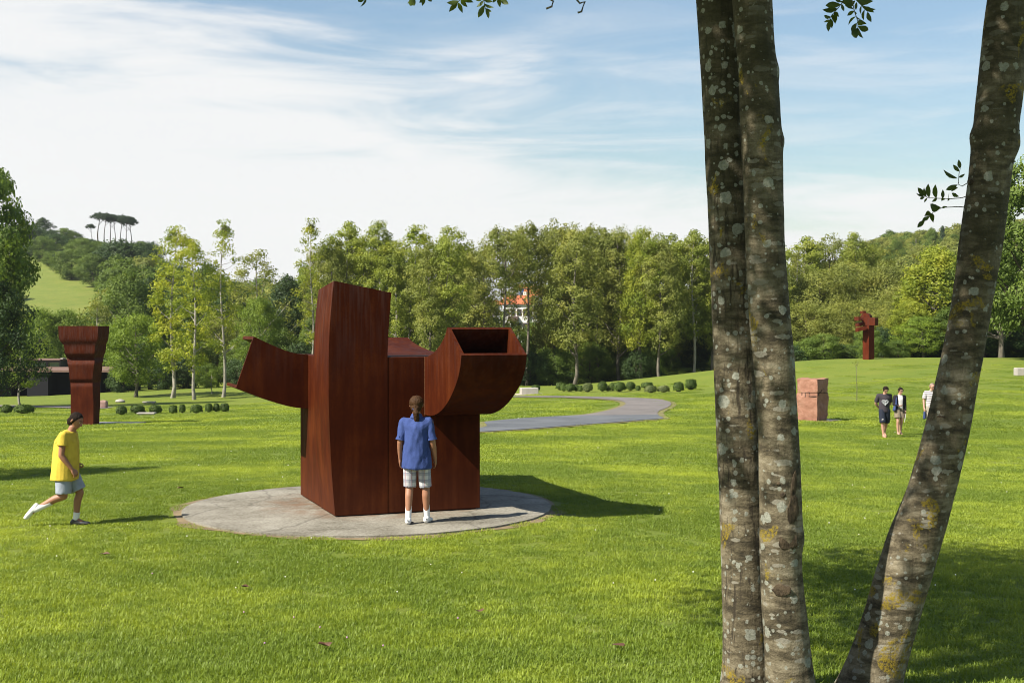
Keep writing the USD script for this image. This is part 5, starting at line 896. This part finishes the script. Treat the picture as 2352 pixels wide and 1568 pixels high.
SOLE = plain('shoe_sole', (0.45, 0.46, 0.47), 0.7, 0.1, 20); EYEW = plain('eye_white', (0.36, 0.33, 0.30), 0.3, 0.02, 3); EYED = plain('eye_dark', (0.02, 0.015, 0.012), 0.3, 0.02, 3); LIP = plain('lip_tone', (0.36, 0.13, 0.10), 0.5, 0.1, 10); LIP2 = LIP
def cloth(name, col, var=.12): return plain(name, col, 0.85, var, 14, 0.25, 120, 0.2)
BLUE = cloth('blue_cotton', (0.034, 0.058, 0.18)); YEL = cloth('yellow_cotton', (0.50, 0.37, 0.045)); CHAR = cloth('charcoal_cotton', (0.040, 0.034, 0.042)); NAVY = cloth('navy_cotton', (0.014, 0.018, 0.030)); BLK = cloth('black_knit', (0.014, 0.012, 0.016)); WHT_T = cloth('white_cotton', (0.55, 0.54, 0.54)); TAUPE = cloth('taupe_cotton', (0.17, 0.14, 0.10)); STEEL = cloth('pale_grey_cotton', (0.26, 0.29, 0.35)); KHAKI = cloth('khaki_cotton', (0.24, 0.22, 0.17)); SCARF = cloth('dark_blue_cotton', (0.028, 0.045, 0.12))
def bands(name, axis_stripes, base):
    """Woven stripes: (axis, period, width, offset, colour, strength)."""
    n = {'tc': ('texture_coordinate', {}), 's': ('separate_xyz', {}), 'nz': ('noise_texture', {'scale': 9, 'detail': 2}), 'p': ('principled_bsdf', {'roughness': 0.9, 'specular_ior_level': 0.2}), 'c0': ('mix_color', {'fac': 0.0, 'a': base, 'b': base})}
    l = [('tc.object', 's.vector')]; prev = 'c0'
    for i, (ax, per, wd, off, col, st) in enumerate(axis_stripes):
        n |= {f'a{i}': ('math', {'math_type': 'add', 'value2': off + 50 * per}), f'w{i}': ('math', {'math_type': 'multiply_add', 'value2': 0.012}), f'm{i}': ('math', {'math_type': 'floored_modulo', 'value2': per}), f'c{i}x': ('math', {'math_type': 'less_than', 'value2': wd}), f'f{i}': ('math', {'math_type': 'multiply', 'value2': st}), f'x{i}': ('mix_color', {'b': col})}
        l += [(f's.{ax}', f'a{i}.value1'), ('nz.fac', f'w{i}.value1'), (f'a{i}.value', f'w{i}.value3'), (f'w{i}.value', f'm{i}.value1'), (f'm{i}.value', f'c{i}x.value1'), (f'c{i}x.value', f'f{i}.value1'), (f'f{i}.value', f'x{i}.fac'), (f'{prev}.result', f'x{i}.a')]; prev = f'x{i}'
    return mat(name, n, l + [(f'{prev}.result', 'p.base_color')])
PLAID = bands('plaid_cotton', [('x', .085, .036, 0, (0.20, 0.21, 0.25), .62), ('z', .095, .040, 0, (0.20, 0.21, 0.25), .62), ('y', .09, .03, 0, (0.25, 0.25, 0.28), .4), ('x', .085, .007, .053, (0.28, 0.10, 0.10), .75), ('z', .095, .007, .058, (0.10, 0.12, 0.20), .75)], (0.46, 0.46, 0.46))
STRIPED = bands('striped_cotton', [('z', .062, .030, 0, (0.17, 0.15, 0.16), 1.0)], (0.50, 0.49, 0.49))
def ell(c, r): return m3.Manifold.sphere(1.0, 22).scale(tuple(map(float, np.broadcast_to(r, 3)))).translate(tuple(map(float, c)))
def hullof(*e): return m3.Manifold.batch_hull(list(e))
def bone(a, ra, b, rb): return hullof(ell(a, ra), ell(b, rb))
def cone_(a, ra, b, rb, squash=1.0):
    """A flat-ended tube between two points."""
    a, b = np.array(a, float), np.array(b, float); d = b - a; L = np.linalg.norm(d); c = m3.Manifold.cylinder(float(L), float(ra), float(rb), 24).scale((1.0, squash, 1.0)); z = d / L; x = np.cross([0, 1.0, 0], z); x /= np.linalg.norm(x) + 1e-9; y = np.cross(z, x)
    return c.transform(np.column_stack([x, y, z, a]))
def meld(parts, edge=.022, it=8, keep=None):
    m = m3.Manifold()
    m = m3.Manifold.batch_boolean(parts, m3.OpType.Add)
    if keep is not None: m = keep(m)
    me = m.refine_to_length(edge).to_mesh(); t = trimesh.Trimesh(me.vert_properties[:, :3], me.tri_verts, process=False); t.merge_vertices()
    if it: trimesh.smoothing.filter_taubin(t, lamb=.5, nu=.52, iterations=it)
    return t
def cut_below(z): return lambda m: m.trim_by_plane((0.0, 0.0, 1.0), float(z))
def folds(t, amp, sx, sz, seed):
    v = t.vertices; n = t.vertex_normals; t.vertices = v + n * (amp * (meshkit.fbm(v * [sx, sx, sz] + seed, 3, seed) - .5))[:, None] * 2; return t
def lerp(a, b, s): return np.array(a) * (1 - s) + np.array(b) * s
def hand(wr, dirn, palm_n, side, s=1.0, curl=.5):
    """Palm and five separate, slightly curled fingers. dirn: from the wrist outward; palm_n: out of the palm; side: toward the thumb."""
    d = np.array(dirn, float); d /= np.linalg.norm(d); n = np.array(palm_n, float); n -= d * (n @ d); n /= np.linalg.norm(n); t = np.cross(d, n); t = t if t @ np.array(side) > 0 else -t; w = np.array(wr, float)
    P = lambda a, b, c: w + (d * a + t * b + n * c) * s
    ms = [hullof(ell(P(0, 0, 0), .024 * s), ell(P(.045, .024, 0), .017 * s), ell(P(.045, -.024, 0), .016 * s), ell(P(.085, .030, 0), .012 * s), ell(P(.083, -.030, 0), .011 * s))]
    for b, L in ((.030, .068), (.010, .077), (-.011, .071), (-.031, .055)):
        p = P(.082, b, 0); ang = curl * .45
        for j, fr in enumerate((.45, .32, .25)):
            q = p + (d * math.cos(ang) + n * math.sin(ang)) * L * fr * s; ms.append(bone(p, (.0092 - .001 * j) * s, q, (.0085 - .001 * j) * s)); p = q; ang += curl * .7
    p = P(.022, .024, .006); q = P(.058, .052, .020); r_ = P(.085, .056, .034); ms += [bone(p, .014 * s, q, .011 * s), bone(q, .011 * s, r_, .009 * s)]
    return ms
def figure(name, label, p, heading, J, skin, s=1.0, edge=.022):
    """The body as one continuous skin through the joints J (metres for a 1.75 m figure, scaled by s)."""
    t = thing(name, label, 'person', p, heading, None, (s, s, s)); ms = []
    hip, ch, nk, hd = J['hip'], J['chest'], J['neck'], J['head']
    ms.append(hullof(ell(hip, (.155, .105, .10)), ell(lerp(hip, ch, .45), (.135, .092, .07)))); ms.append(hullof(ell(lerp(hip, ch, .45), (.135, .092, .07)), ell(ch, (.158, .108, .13))))
    ms.append(hullof(ell(ch, (.158, .108, .12)), ell(J['shL'], .052), ell(J['shR'], .052), ell(lerp(ch, nk, .7), (.075, .065, .05))))
    ms.append(bone(lerp(ch, nk, .7), .062, lerp(nk, hd, .35), .055))
    f = np.array(J.get('face', (0, 1, 0)), float); f /= np.linalg.norm(f); upv = np.array(J.get('up', (0, 0, 1)), float); upv -= f * (f @ upv); upv /= np.linalg.norm(upv); rt = np.cross(f, upv); hd = np.array(hd)
    HP = lambda a, b, c: hd + rt * a + f * b + upv * c
    ms += [hullof(ell(HP(0, -.012, .03), .088), ell(HP(0, .015, .02), .080), ell(HP(0, .035, -.062), .048), ell(HP(0, .062, -.082), .022))]
    ms += [hullof(ell(HP(0, .090, .012), .010), ell(HP(0, .108, -.022), .014), ell(HP(0, .085, -.026), .014)), ell(HP(0, .080, -.060), (.024, .014, .010))]
    for k in (-1, 1): ms.append(hullof(ell(HP(k * .083, -.012, .012), .016), ell(HP(k * .086, -.020, -.018), .012)))
    for S in 'LR':
        k = 1 if S == 'R' else -1; h, kn, an = (np.array(J[x + S]) for x in ('hp', 'kn', 'an')); sh, el, wr = (np.array(J[x + S]) for x in ('sh', 'el', 'wr'))
        back = J.get('calf' + S, np.array([0, -1.0, 0])); ms += [bone(h, .088, kn, .054), bone(kn, .054, lerp(kn, an, .3) + back * .018, .055), bone(lerp(kn, an, .3) + back * .018, .055, an, .034)]
        to = np.array(J['toe' + S]); heel = an + (an - to) * [.25, .25, 0] + np.array(J.get('heel' + S, (0, 0, -.045))); ms += [hullof(ell(an, .034), ell(heel, .032), ell(lerp(heel, to, .72), (.038, .038, .026))), hullof(ell(lerp(heel, to, .72), (.038, .038, .026)), ell(to, (.034, .03, .018)))]
        ms += [bone(sh, .054, el, .040), bone(el, .040, lerp(el, wr, .3), .041), bone(lerp(el, wr, .3), .041, wr, .026)]
        ms += hand(wr, J.get('hd' + S, wr - el), J.get('pn' + S, (-k, 0, 0)), J.get('th' + S, (0, 1, 0)), 1.0, J.get('curl', .5))
    part(t, 'body', meld(ms, edge, 5), skin, smooth=True)
    for k in (-1, 1):
        e = part(t, 'eye', trimesh.Trimesh(*[np.asarray(x) for x in (trimesh.creation.icosphere(1, .0125).vertices + HP(k * .033, .0775, .012), trimesh.creation.icosphere(1, 1).faces)]), EYEW, smooth=True)
        part(e, 'iris', trimesh.Trimesh(trimesh.creation.icosphere(1, .0075).vertices + HP(k * .033, .0852, .012), trimesh.creation.icosphere(1, 1).faces), EYED, smooth=True)
        part(t, 'eyebrow', tubes([([HP(k * .016, .096, .034), HP(k * .034, .094, .040), HP(k * .052, .080, .034)], .0045)], 5), HAIRD)
    part(t, 'lips', meld([hullof(ell(HP(-.02, .090, -.058), .004), ell(HP(0, .097, -.057), .0075), ell(HP(.02, .090, -.058), .004))], .01, 0), LIP, smooth=True)
    return t, HP, rt, f, upv
def hair_cap(HP, f, upv, th=.014, front=.045, low=-.075, back=None):
    m = m3.Manifold.batch_boolean([hullof(ell(HP(0, -.012, .032), .088 + th), ell(HP(0, .012, .028), .080 + th)), ell(HP(0, -.045, -.03), .068 + th * .6), ell(HP(0, -.052, -.062), .050 + th * .5)], m3.OpType.Add)
    # keep the top and the back of the head only
    c = HP(0, front, .035); n = -f * .9 + upv * .44; n /= np.linalg.norm(n); m = m.trim_by_plane(tuple(map(float, n)), float(n @ c)); c = HP(0, 0, low); m = m.trim_by_plane(tuple(map(float, upv)), float(upv @ c))
    me = m.refine_to_length(.018).to_mesh(); t = trimesh.Trimesh(me.vert_properties[:, :3], me.tri_verts, process=False); t.merge_vertices(); trimesh.smoothing.filter_taubin(t, iterations=4); return folds(t, .007, 42, 24, 4)
def torso_cloth(J, hem, ease=.02, flare=0.0, hemw=(.17, .12), sleeve=.55, sl_r=.072, hem_c=None, edge=.022, deep=0.0):
    hip, ch, nk = (np.array(J[x]) for x in ('hip', 'chest', 'neck')); hc = np.array(hem_c if hem_c is not None else [hip[0], hip[1], hem]); e = ease
    ms = [hullof(ell(ch, (.160 + e, .110 + e + deep, .12)), ell(lerp(hip, ch, .4), (.145 + e + flare * .5, .10 + e + flare * .4 + deep, .07)), ell(hc, (hemw[0] + flare, hemw[1] + flare, .02))), hullof(ell(ch, (.160 + e, .110 + e + deep, .12)), ell(J['shL'], .054 + e * .7), ell(J['shR'], .054 + e * .7), ell(lerp(ch, nk, .80), (.080 + e * .3, .074 + e * .3, .035)))]
    for S in 'LR':
        sh, el, wr = (np.array(J[x + S]) for x in ('sh', 'el', 'wr'))
        if sleeve <= 1: ms += [hullof(ell(sh, .056 + e * .7), cone_(lerp(sh, el, sleeve - .04), sl_r, lerp(sh, el, sleeve), sl_r))]
        else: ms += [bone(sh, .056 + e * .7, el, .046 + e * .5), bone(el, .046 + e * .5, lerp(el, wr, sleeve - 1), .032 + e * .5)]
    return meld(ms, edge, 4, cut_below(hc[2] - .012) if hem_c is None else None)
def short_cloth(J, frac, r0=.105, r1=.092, top=.07, edge=.022):
    hip = np.array(J['hip']); ms = [hullof(ell(hip + [0, 0, top], (.150, .105, .05)), ell(hip + [0, 0, -.02], (.165, .118, .08)))]
    for S in 'LR':
        h, kn, an = (np.array(J[x + S]) for x in ('hp', 'kn', 'an')); e = lerp(h, kn, frac) if frac <= 1 else lerp(kn, an, frac - 1); d = (e - h) / np.linalg.norm(e - h)
        ms.append(hullof(ell(h, (r0, r0, r0)), cone_(e - d * .02, r1, e, r1)))
    return meld(ms, edge, 3)
def shoe(J, S, sole=.012):
    an, to = np.array(J['an' + S]), np.array(J['toe' + S]); heel = an + (an - to) * [.25, .25, 0] + np.array(J.get('heel' + S, (0, 0, -.045)))
    return meld([hullof(ell(an + (heel - an) * .3, (.044, .046, .03)), ell(heel, .041), ell(lerp(heel, to, .5), (.045, .045, .036))), hullof(ell(lerp(heel, to, .5), (.045, .045, .036)), ell(to, (.042, .04, .028)), ell(lerp(heel, to, .7), (.049, .049, .03)))], .014, 3)
def sock(J, S, a=.62): kn, an = np.array(J['kn' + S]), np.array(J['an' + S]); return meld([hullof(cone_(lerp(kn, an, a), .047, lerp(kn, an, a + .02), .047), ell(an, .043))], .014, 2)
def base_joints(**k):
    J = dict(hip=(0, 0, .95), chest=(0, 0, 1.29), neck=(0, .0, 1.47), head=(0, .02, 1.625), shL=(-.185, 0, 1.405), shR=(.185, 0, 1.405), elL=(-.225, -.015, 1.13), elR=(.225, -.015, 1.13), wrL=(-.225, .06, .885), wrR=(.225, .06, .885),
             hpL=(-.085, 0, .90), hpR=(.085, 0, .90), knL=(-.095, .02, .50), knR=(.095, .02, .50), anL=(-.10, -.03, .085), anR=(.10, -.03, .085), toeL=(-.12, .135, .022), toeR=(.12, .135, .022))
    J.update(k); return {a: np.array(b, float) if not np.isscalar(b) else b for a, b in J.items()}

# the man in blue, seen from behind, hands at his sides
p = on_ground(957, 1206); p[2] = 0.032
J = base_joints(hip=(0, 0, .95), knL=(-.10, .01, .50), anL=(-.105, -.10, .085), toeL=(-.125, .07, .022), knR=(.12, .05, .50), anR=(.135, .05, .085), toeR=(.16, .21, .022), elL=(-.225, -.03, 1.12), wrL=(-.235, .05, .88), elR=(.225, -.02, 1.12), wrR=(.245, .08, .88), shL=(-.178, 0, 1.385), shR=(.178, 0, 1.39), head=(0.0, .025, 1.63), face=(.08, 1, .08), curl=.55)
t, HP, rt, f, upv = figure('person', 'man with ponytail in blue shirt and plaid shorts, seen from behind facing the sculpture', p, -3, J, SKIN, 1.0, .018)
sh_ = torso_cloth(J, .765, .016, .010, (.200, .160), .86, .066, edge=.02); part(t, 'shirt', folds(folds(sh_, .026, 8, 1.8, 3), .010, 22, 9, 5), BLUE, smooth=True)
part(t, 'collar', meld([hullof(ell((0, 0, 1.455), (.092, .080, .02)), ell((0, .008, 1.505), (.068, .066, .012)))], .02, 2), BLUE, smooth=True)
for S in 'LR': a, b = J['sh' + S], J['el' + S]; part(t, 'cuff', cone_(lerp(a, b, .80), .067, lerp(a, b, .90), .069), BLUE, smooth=30)
part(t, 'shorts', folds(short_cloth(J, 1.0, .098, .088), .010, 12, 4, 6), PLAID, smooth=True)
for S in 'LR':
    part(t, 'sock', sock(J, S), SOCK, smooth=True); so = part(t, 'shoe', shoe(J, S), WHITE_S, smooth=True)
    hl = J['an' + S] + [0, -.045, 0]; part(so, 'heel_patch', trimesh.creation.icosphere(1, .012, ).apply_translation(hl + [0, -.038, -.02]), SOLE)
part(t, 'hair', hair_cap(HP, f, upv, .013, .05, -.085), HAIRB, smooth=True)
part(t, 'ponytail', folds(meld([bone(HP(0, -.098, -.03), .026, HP(.012, -.122, -.10), .044), bone(HP(.012, -.122, -.10), .044, HP(.02, -.105, -.20), .036), bone(HP(.02, -.105, -.20), .036, HP(.025, -.095, -.245), .014)], .012, 3), .012, 70, 8, 3), HAIRB, smooth=True)
part(t, 'hair_tie', trimesh.creation.torus(.030, .009, 20, 8).apply_transform(trimesh.transformations.rotation_matrix(math.radians(65), [1, 0, 0])).apply_translation(HP(0, -.103, -.035)), SCARF, smooth=True)

# the boy running to the right, head bowed
p = on_ground(172, 1208)
J = base_joints(hip=(0, -.14, .87), chest=(0, -.12, 1.20), neck=(0, -.04, 1.385), head=(0, .02, 1.525), shL=(-.17, -.10, 1.32), shR=(.17, -.10, 1.32), hpL=(-.08, -.13, .83), hpR=(.08, -.14, .83),
    knL=(-.08, .05, .47), anL=(-.07, -.01, .085), toeL=(-.075, .16, .022), knR=(.085, -.13, .44), anR=(.09, -.54, .245), toeR=(.09, -.67, .13), heelR=(0, -.02, .055), calfR=(0, -.2, 1.0),
    elR=(.21, -.12, 1.04), wrR=(.17, .02, .84), elL=(-.20, -.20, 1.06), wrL=(-.18, -.05, .90), face=(.15, .85, -.45), up=(0, .45, .8), pnL=(0, -.3, 1), pnR=(0, -.6, .6), curl=1.1)
t, HP, rt, f, upv = figure('person', 'boy in yellow T-shirt and pale shorts running across the lawn at left', p, -90, J, SKIN, .95, .018)
hemc = J['hip'] + [0, -.01, -.17]
part(t, 't_shirt', folds(torso_cloth(J, .68, .030, .006, (.215, .195), .50, .082, edge=.02, deep=.035), .015, 8, 3, 8), YEL, smooth=True)
part(t, 'shorts', folds(short_cloth(J, .90, .120, .112), .010, 10, 5, 9), STEEL, smooth=True)
part(t, 'hair', hair_cap(HP, f, upv, .009, .040, -.095), HAIRD, smooth=True)
part(t, 'sock', sock(J, 'L', .74), SOCK, smooth=True); part(t, 'sock', sock(J, 'R', .45), SOCK, smooth=True); part(t, 'shoe', shoe(J, 'L'), BLACK_S, smooth=True); part(t, 'shoe', shoe(J, 'R'), WHITE_S, smooth=True, label='white shoe kicked up behind')

# the couple walking toward the viewer
p = on_ground(2031, 1004)
J = base_joints(head=(-.02, .07, 1.60), neck=(0, .015, 1.46), face=(-.1, .8, -.55), up=(0, .5, .8), knR=(.09, .10, .50), anR=(.06, .10, .085), toeR=(.05, .27, .022), knL=(-.10, -.06, .49), anL=(-.10, -.30, .13), toeL=(-.11, -.16, .03), shL=(-.20, 0, 1.40), shR=(.20, 0, 1.40), elR=(.255, -.12, 1.13), wrR=(.12, -.18, .97), elL=(-.25, -.12, 1.13), wrL=(-.12, -.18, .98), pnL=(0, -1, 0), pnR=(0, -1, 0), thL=(0, 0, 1), thR=(0, 0, 1), hdL=(1, 0, -.3), hdR=(-1, 0, -.3))
# facing the camera the figure's own left is at the right of the photo
t, HP, rt, f, upv = figure('person', 'barefoot man in dark printed T-shirt and navy shorts looking down, walking beside a woman', p, 182, J, SKIN2, 1.0, .03)
part(t, 't_shirt', folds(torso_cloth(J, .86, .022, .0, (.175, .125), .75, .076, edge=.03), .012, 8, 3, 18), CHAR, smooth=True)
part(t, 'shorts', folds(short_cloth(J, 1.02, .112, .108, edge=.03), .012, 9, 4, 19), NAVY, smooth=True); part(t, 'hair', hair_cap(HP, f, upv, .009, .048, -.07), HAIRD, smooth=True)
PRINT = plain('silver_print', (0.42, 0.44, 0.45), 0.6, 0.2, 40); u_ = np.linspace(0, 2 * np.pi, 40)
def hsh(a, sc): return np.column_stack([16 * np.sin(a) ** 3, 0 * a, 13 * np.cos(a) - 5 * np.cos(2 * a) - 2 * np.cos(3 * a) - np.cos(4 * a)]) / 16 * sc + [0.02, .137, 1.19]
lines = [(hsh(u_, .105), .006), (hsh(u_, .075), .004)] + [(np.array([hsh(np.array([a]), .10)[0], hsh(np.array([a + .5]), .06)[0], hsh(np.array([a + 1.2]), .02)[0]]), .004) for a in np.arange(0, 6, .5)]
def hug(L): L = np.array(L); L[:, 1] = .150 - 1.6 * L[:, 0] ** 2 + .05 * (L[:, 2] - 1.25) * -.6; return L
part(t, 'shirt_print', tubes([(hug(a), b) for a, b in lines], 4), PRINT)
sp = np.linspace(0, 7.5, 30); c9 = np.column_stack([.008 + (.012 + .0045 * sp) * np.cos(sp), 0 * sp + .155, (.012 + .0045 * sp) * np.sin(sp)]); part(t, 'shorts_emblem', tubes([(c9 + [.09, .025, .60], .006)], 4), WHT_T)
p = on_ground(2066, 998)
J = base_joints(head=(-.02, .05, 1.61), neck=(0, .01, 1.47), face=(-.25, 1, -.22), knL=(-.08, -.02, .50), anL=(-.07, -.12, .10), toeL=(-.08, .03, .022), knR=(.085, .10, .50), anR=(.075, .06, .085), toeR=(.08, .22, .022), shL=(-.165, 0, 1.39), shR=(.165, 0, 1.39), elL=(-.20, -.02, 1.12), wrL=(-.20, .05, .88), elR=(.22, .03, 1.12), wrR=(.08, .20, 1.06), hdR=(-.6, .6, .1), pnR=(0, -.2, 1), thR=(0, 0, 1), curl=.8)
t, HP, rt, f, upv = figure('person', 'woman with glasses, black cardigan, white top and taupe shorts walking with papers in hand', p, 180, J, SKIN2, .955, .03)
part(t, 'top', torso_cloth(J, .93, .010, .0, (.150, .105), .20, .066, edge=.03), WHT_T, smooth=True)
cm = torso_cloth(J, .80, .022, .01, (.175, .125), 1.85, .06, edge=.03); fc = cm.triangles_center; cm.update_faces(~((fc[:, 1] > .02) & (np.abs(fc[:, 0]) < .088))); part(t, 'cardigan', cm, BLK, smooth=True)
part(t, 'shorts', folds(short_cloth(J, .70, .115, .122, edge=.03), .012, 10, 3, 29), TAUPE, smooth=True)
part(t, 'hair', hair_cap(HP, f, upv, .012, .05, -.05), HAIRD, smooth=True); part(t, 'hair_bun', ell(HP(0, -.06, .11), (.035, .035, .03)), HAIRD, smooth=True)
part(t, 'glasses', cat_([trimesh.creation.torus(.021, .0035, 16, 6).apply_transform(trimesh.geometry.align_vectors([0, 0, 1], f)).apply_translation(HP(k * .033, .102, .010)) for k in (-1, 1)] + [tubes([([HP(-.012, .106, .014), HP(.012, .106, .014)], .003)], 4)] + [tubes([([HP(k * .054, .100, .014), HP(k * .085, -.01, .016)], .003)], 4) for k in (-1, 1)]), BLACK_S)
part(t, 'shoulder_bag', meld([bone((.15, .11, 1.36), .022, (.17, .15, 1.12), .035), hullof(ell((.20, .08, 1.02), (.05, .07, .05)), ell((.22, .10, .92), (.06, .09, .05)))], .03, 2), SCARF, smooth=True)
q = at(2088, 985, 42); pap = box(-.11, .11, -.006, .006, -.30, 0); pap.apply_transform(trimesh.transformations.rotation_matrix(math.radians(70), [0, 0, 1]) @ trimesh.transformations.rotation_matrix(.15, [1, 0, 0]))
wl = J['wrL'] * .955; pap.apply_translation([p[0] - wl[0] - .005, p[1] - wl[1] - .07, p[2] + wl[2] - .10]); single('paper_leaflet', pap, WHT_T, "folded white leaflet held down in the walking woman's hand", 'leaflet')
# the man in stripes, half hidden by the leaning trunk
p = on_ground(2128, 1001); p = at(2138, 985, 46.0); p[2] = float(H(p[0], p[1]))
J = base_joints(head=(-.03, .05, 1.62), face=(-.3, 1, -.35), up=(0, .3, 1), elL=(-.24, .0, 1.13), elR=(.25, .0, 1.13), wrR=(.26, .07, .88), knR=(.09, .08, .50), anR=(.08, .05, .085), knL=(-.09, -.04, .50), anL=(-.09, -.18, .10), toeL=(-.10, -.02, .022))
t, HP, rt, f, upv = figure('person', 'balding man in striped polo shirt and khaki shorts, half hidden by the leaning trunk', p, 180, J, SKIN2, 1.04, .03)
part(t, 'polo_shirt', folds(torso_cloth(J, .84, .022, .0, (.180, .135), .72, .078, edge=.03), .010, 8, 3, 38), STRIPED, smooth=True)
part(t, 'collar', meld([hullof(ell((0, 0, 1.46), (.076, .070, .018)), ell((0, .005, 1.495), (.064, .062, .012)))], .02, 2), KHAKI, smooth=True)
part(t, 'shorts', folds(short_cloth(J, .95, .112, .105, edge=.03), .010, 9, 4, 39), KHAKI, smooth=True); part(t, 'hair', hair_cap(HP, f, upv, .010, .0, -.05), HAIRG, smooth=True)
for S in 'LR': part(t, 'shoe', shoe(J, S), BLACK_S, smooth=True)
cb = hullof(ell((0, 0, .05), (.035, .05, .03)), ell((0, .01, -.16), (.05, .07, .05))); me = cb.to_mesh(); wv = J['wrR'] * 1.04
single('camera_bag', trimesh.Trimesh(me.vert_properties[:, :3] + [p[0] - wv[0], p[1] - wv[1] - .04, p[2] + wv[2] - .20], me.tri_verts, process=False), SCARF, "dark pouch hanging from the striped-shirt man's hand", 'pouch', smooth=40)
